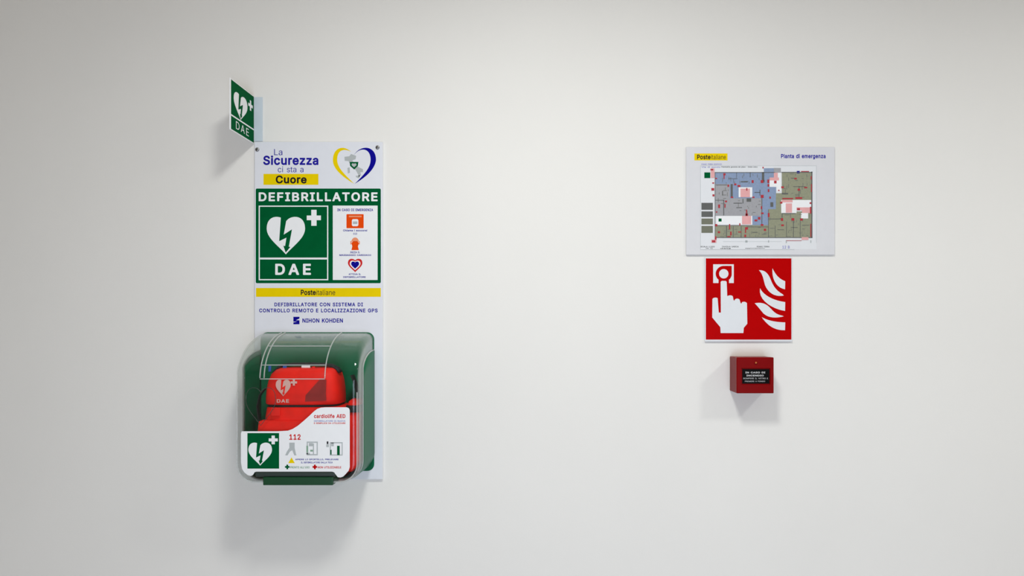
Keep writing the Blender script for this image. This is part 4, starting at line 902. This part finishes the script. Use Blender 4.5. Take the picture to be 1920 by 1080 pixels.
hand = ([(348, 332), (360, 322), (400, 322), (412, 332), (418, 480)] + bez((422, 485), (432, 472), (478, 468), (484, 500), 6) + [(486, 530), (498, 530)] +
        bez((500, 520), (510, 508), (545, 505), (556, 530), 6) + [(562, 562), (572, 562)] + bez((574, 550), (590, 540), (630, 540), (632, 575), 6) +
        [(632, 778), (595, 822), (590, 878), (348, 878), (344, 815), (258, 712), (260, 515)] + bez((260, 515), (270, 495), (312, 495), (324, 515), 6) + [(328, 660), (350, 660)])
poly('hand_symbol', [zfp(hand)], fpm, 4, M_SIGNWHITE, fs_)
flames = [
    bez((900, 188), (935, 260), (970, 300), (1036, 326), 10) + [(1036, 326), (1034, 412)] + bez((1034, 412), (940, 395), (890, 300), (900, 188), 10),
    bez((755, 208), (830, 205), (860, 250), (890, 330), 10) + bez((890, 330), (920, 400), (960, 440), (1022, 470), 10) + bez((1022, 478), (920, 500), (850, 440), (822, 370), 10) + bez((822, 370), (800, 300), (800, 250), (755, 208), 10),
    bez((768, 400), (800, 470), (900, 530), (1036, 548), 10) + [(1036, 548), (1034, 642)] + bez((1034, 642), (930, 630), (740, 540), (768, 400), 10),
    bez((710, 560), (800, 545), (840, 570), (890, 625), 10) + bez((890, 625), (920, 660), (960, 690), (1020, 694), 10) + bez((1020, 700), (940, 720), (860, 720), (805, 670), 10) + bez((805, 670), (770, 630), (750, 600), (710, 560), 10),
    bez((785, 708), (850, 745), (930, 762), (1036, 764), 10) + [(1036, 764), (1034, 848)] + bez((1034, 848), (920, 850), (850, 800), (785, 708), 10),
]
for fpts in flames:
    poly('flame_symbol', [zfp(fpts)], fpm, 2, M_SIGNWHITE, fs_)

# ------------------------------------------------------------------ manual call point
CD = 0.0615
cp = thing('fire_call_point', 'small red box with a black label below the red hand sign', 'alarm button', T(1403, 735, 0.0))
a = P(1381.3, 737.6, CD); b = P(1451, 670, CD)
RC = 0.0075
bevel_box('back_box', (a.x + 0.0003, -0.0005, a.z + 0.0003), (b.x - 0.0003, -(CD - RC - 0.011), b.z - 0.0003), M_BOXRED, cp, 0.0015, 2)
# front housing with a shallow window recess
x0, x1, z0, z1 = a.x, b.x, a.z, b.z
wa = P(1390.5, 720.5, CD); wb = P(1443.8, 691.0, CD)
def rr3(xa, za, xb, zb2, r, d, n=4):
    return [Vector((u, -d, -v)) for u, v in rrect(xa, -zb2, xb, -za, r, n)]
rg = [rr3(x0, z0, x1, z1, 0.002, CD - RC - 0.0105), rr3(x0, z0, x1, z1, 0.002, CD - 0.0015), rr3(x0 + 0.0015, z0 + 0.0015, x1 - 0.0015, z1 - 0.0015, 0.0015, CD),
      rr3(wa.x - 0.001, wa.z - 0.001, wb.x + 0.001, wb.z + 0.001, 0.0018, CD), rr3(wa.x, wa.z, wb.x, wb.z, 0.0012, CD - 0.0022)]
v, f = loft(rg, True, True)
fh = obj('front_housing', v, f, M_BOXRED, cp); fix_normals(fh)
wm = wallmap(CD - 0.0020)
c0 = P(1391.6, 719.2, CD - 0.0016); c1 = P(1442.8, 692.2, CD - 0.0016)
plate = bevel_box('label_plate', (c0.x, -(CD - 0.0022), c0.z), (c1.x, -(CD - 0.0012), c1.z), M_DARK, cp, 0.0003, 1)
wm = wallmap(CD - 0.0012)
def zc(x, y):
    return (1380 + x / 14.03, 665 + y / 14.03)
for s_, bx4, bo in (('IN CASO DI', (245, 448, 770, 492), 0.03), ('INCENDIO', (275, 528, 730, 572), 0.03), ('ROMPERE IL VETRO E', (192, 606, 842, 644), 0.01), ('PREMERE A FONDO', (235, 684, 765, 718), 0.01)):
    text('label_lettering', s_, zc(bx4[0], bx4[1]) + zc(bx4[2], bx4[3]), wm, 1, M_LETTER, plate, bo)
lc = P(1417.2, 680.2, CD)
rings = []
for rr, dd in ((0.0038, 0.0), (0.0036, 0.0008), (0.0026, 0.0014)):
    rings.append([Vector((lc.x + rr * math.cos(k * math.pi / 9), lc.y - dd, lc.z + rr * math.sin(k * math.pi / 9))) for k in range(18)])
v, f = loft(rings, False, True)
bz = obj('indicator_bezel', v, f, M_BOXRED, cp, True); fix_normals(bz)
rings = []
for rr, dd in ((0.0022, 0.0012), (0.0020, 0.0024), (0.0010, 0.0031), (0.0003, 0.0033)):
    rings.append([Vector((lc.x + rr * math.cos(k * math.pi / 8), lc.y - dd, lc.z + rr * math.sin(k * math.pi / 8))) for k in range(16)])
v, f = loft(rings, False, True)
ld = obj('indicator_lamp', v, f, M_AMBER, bz, True); fix_normals(ld)
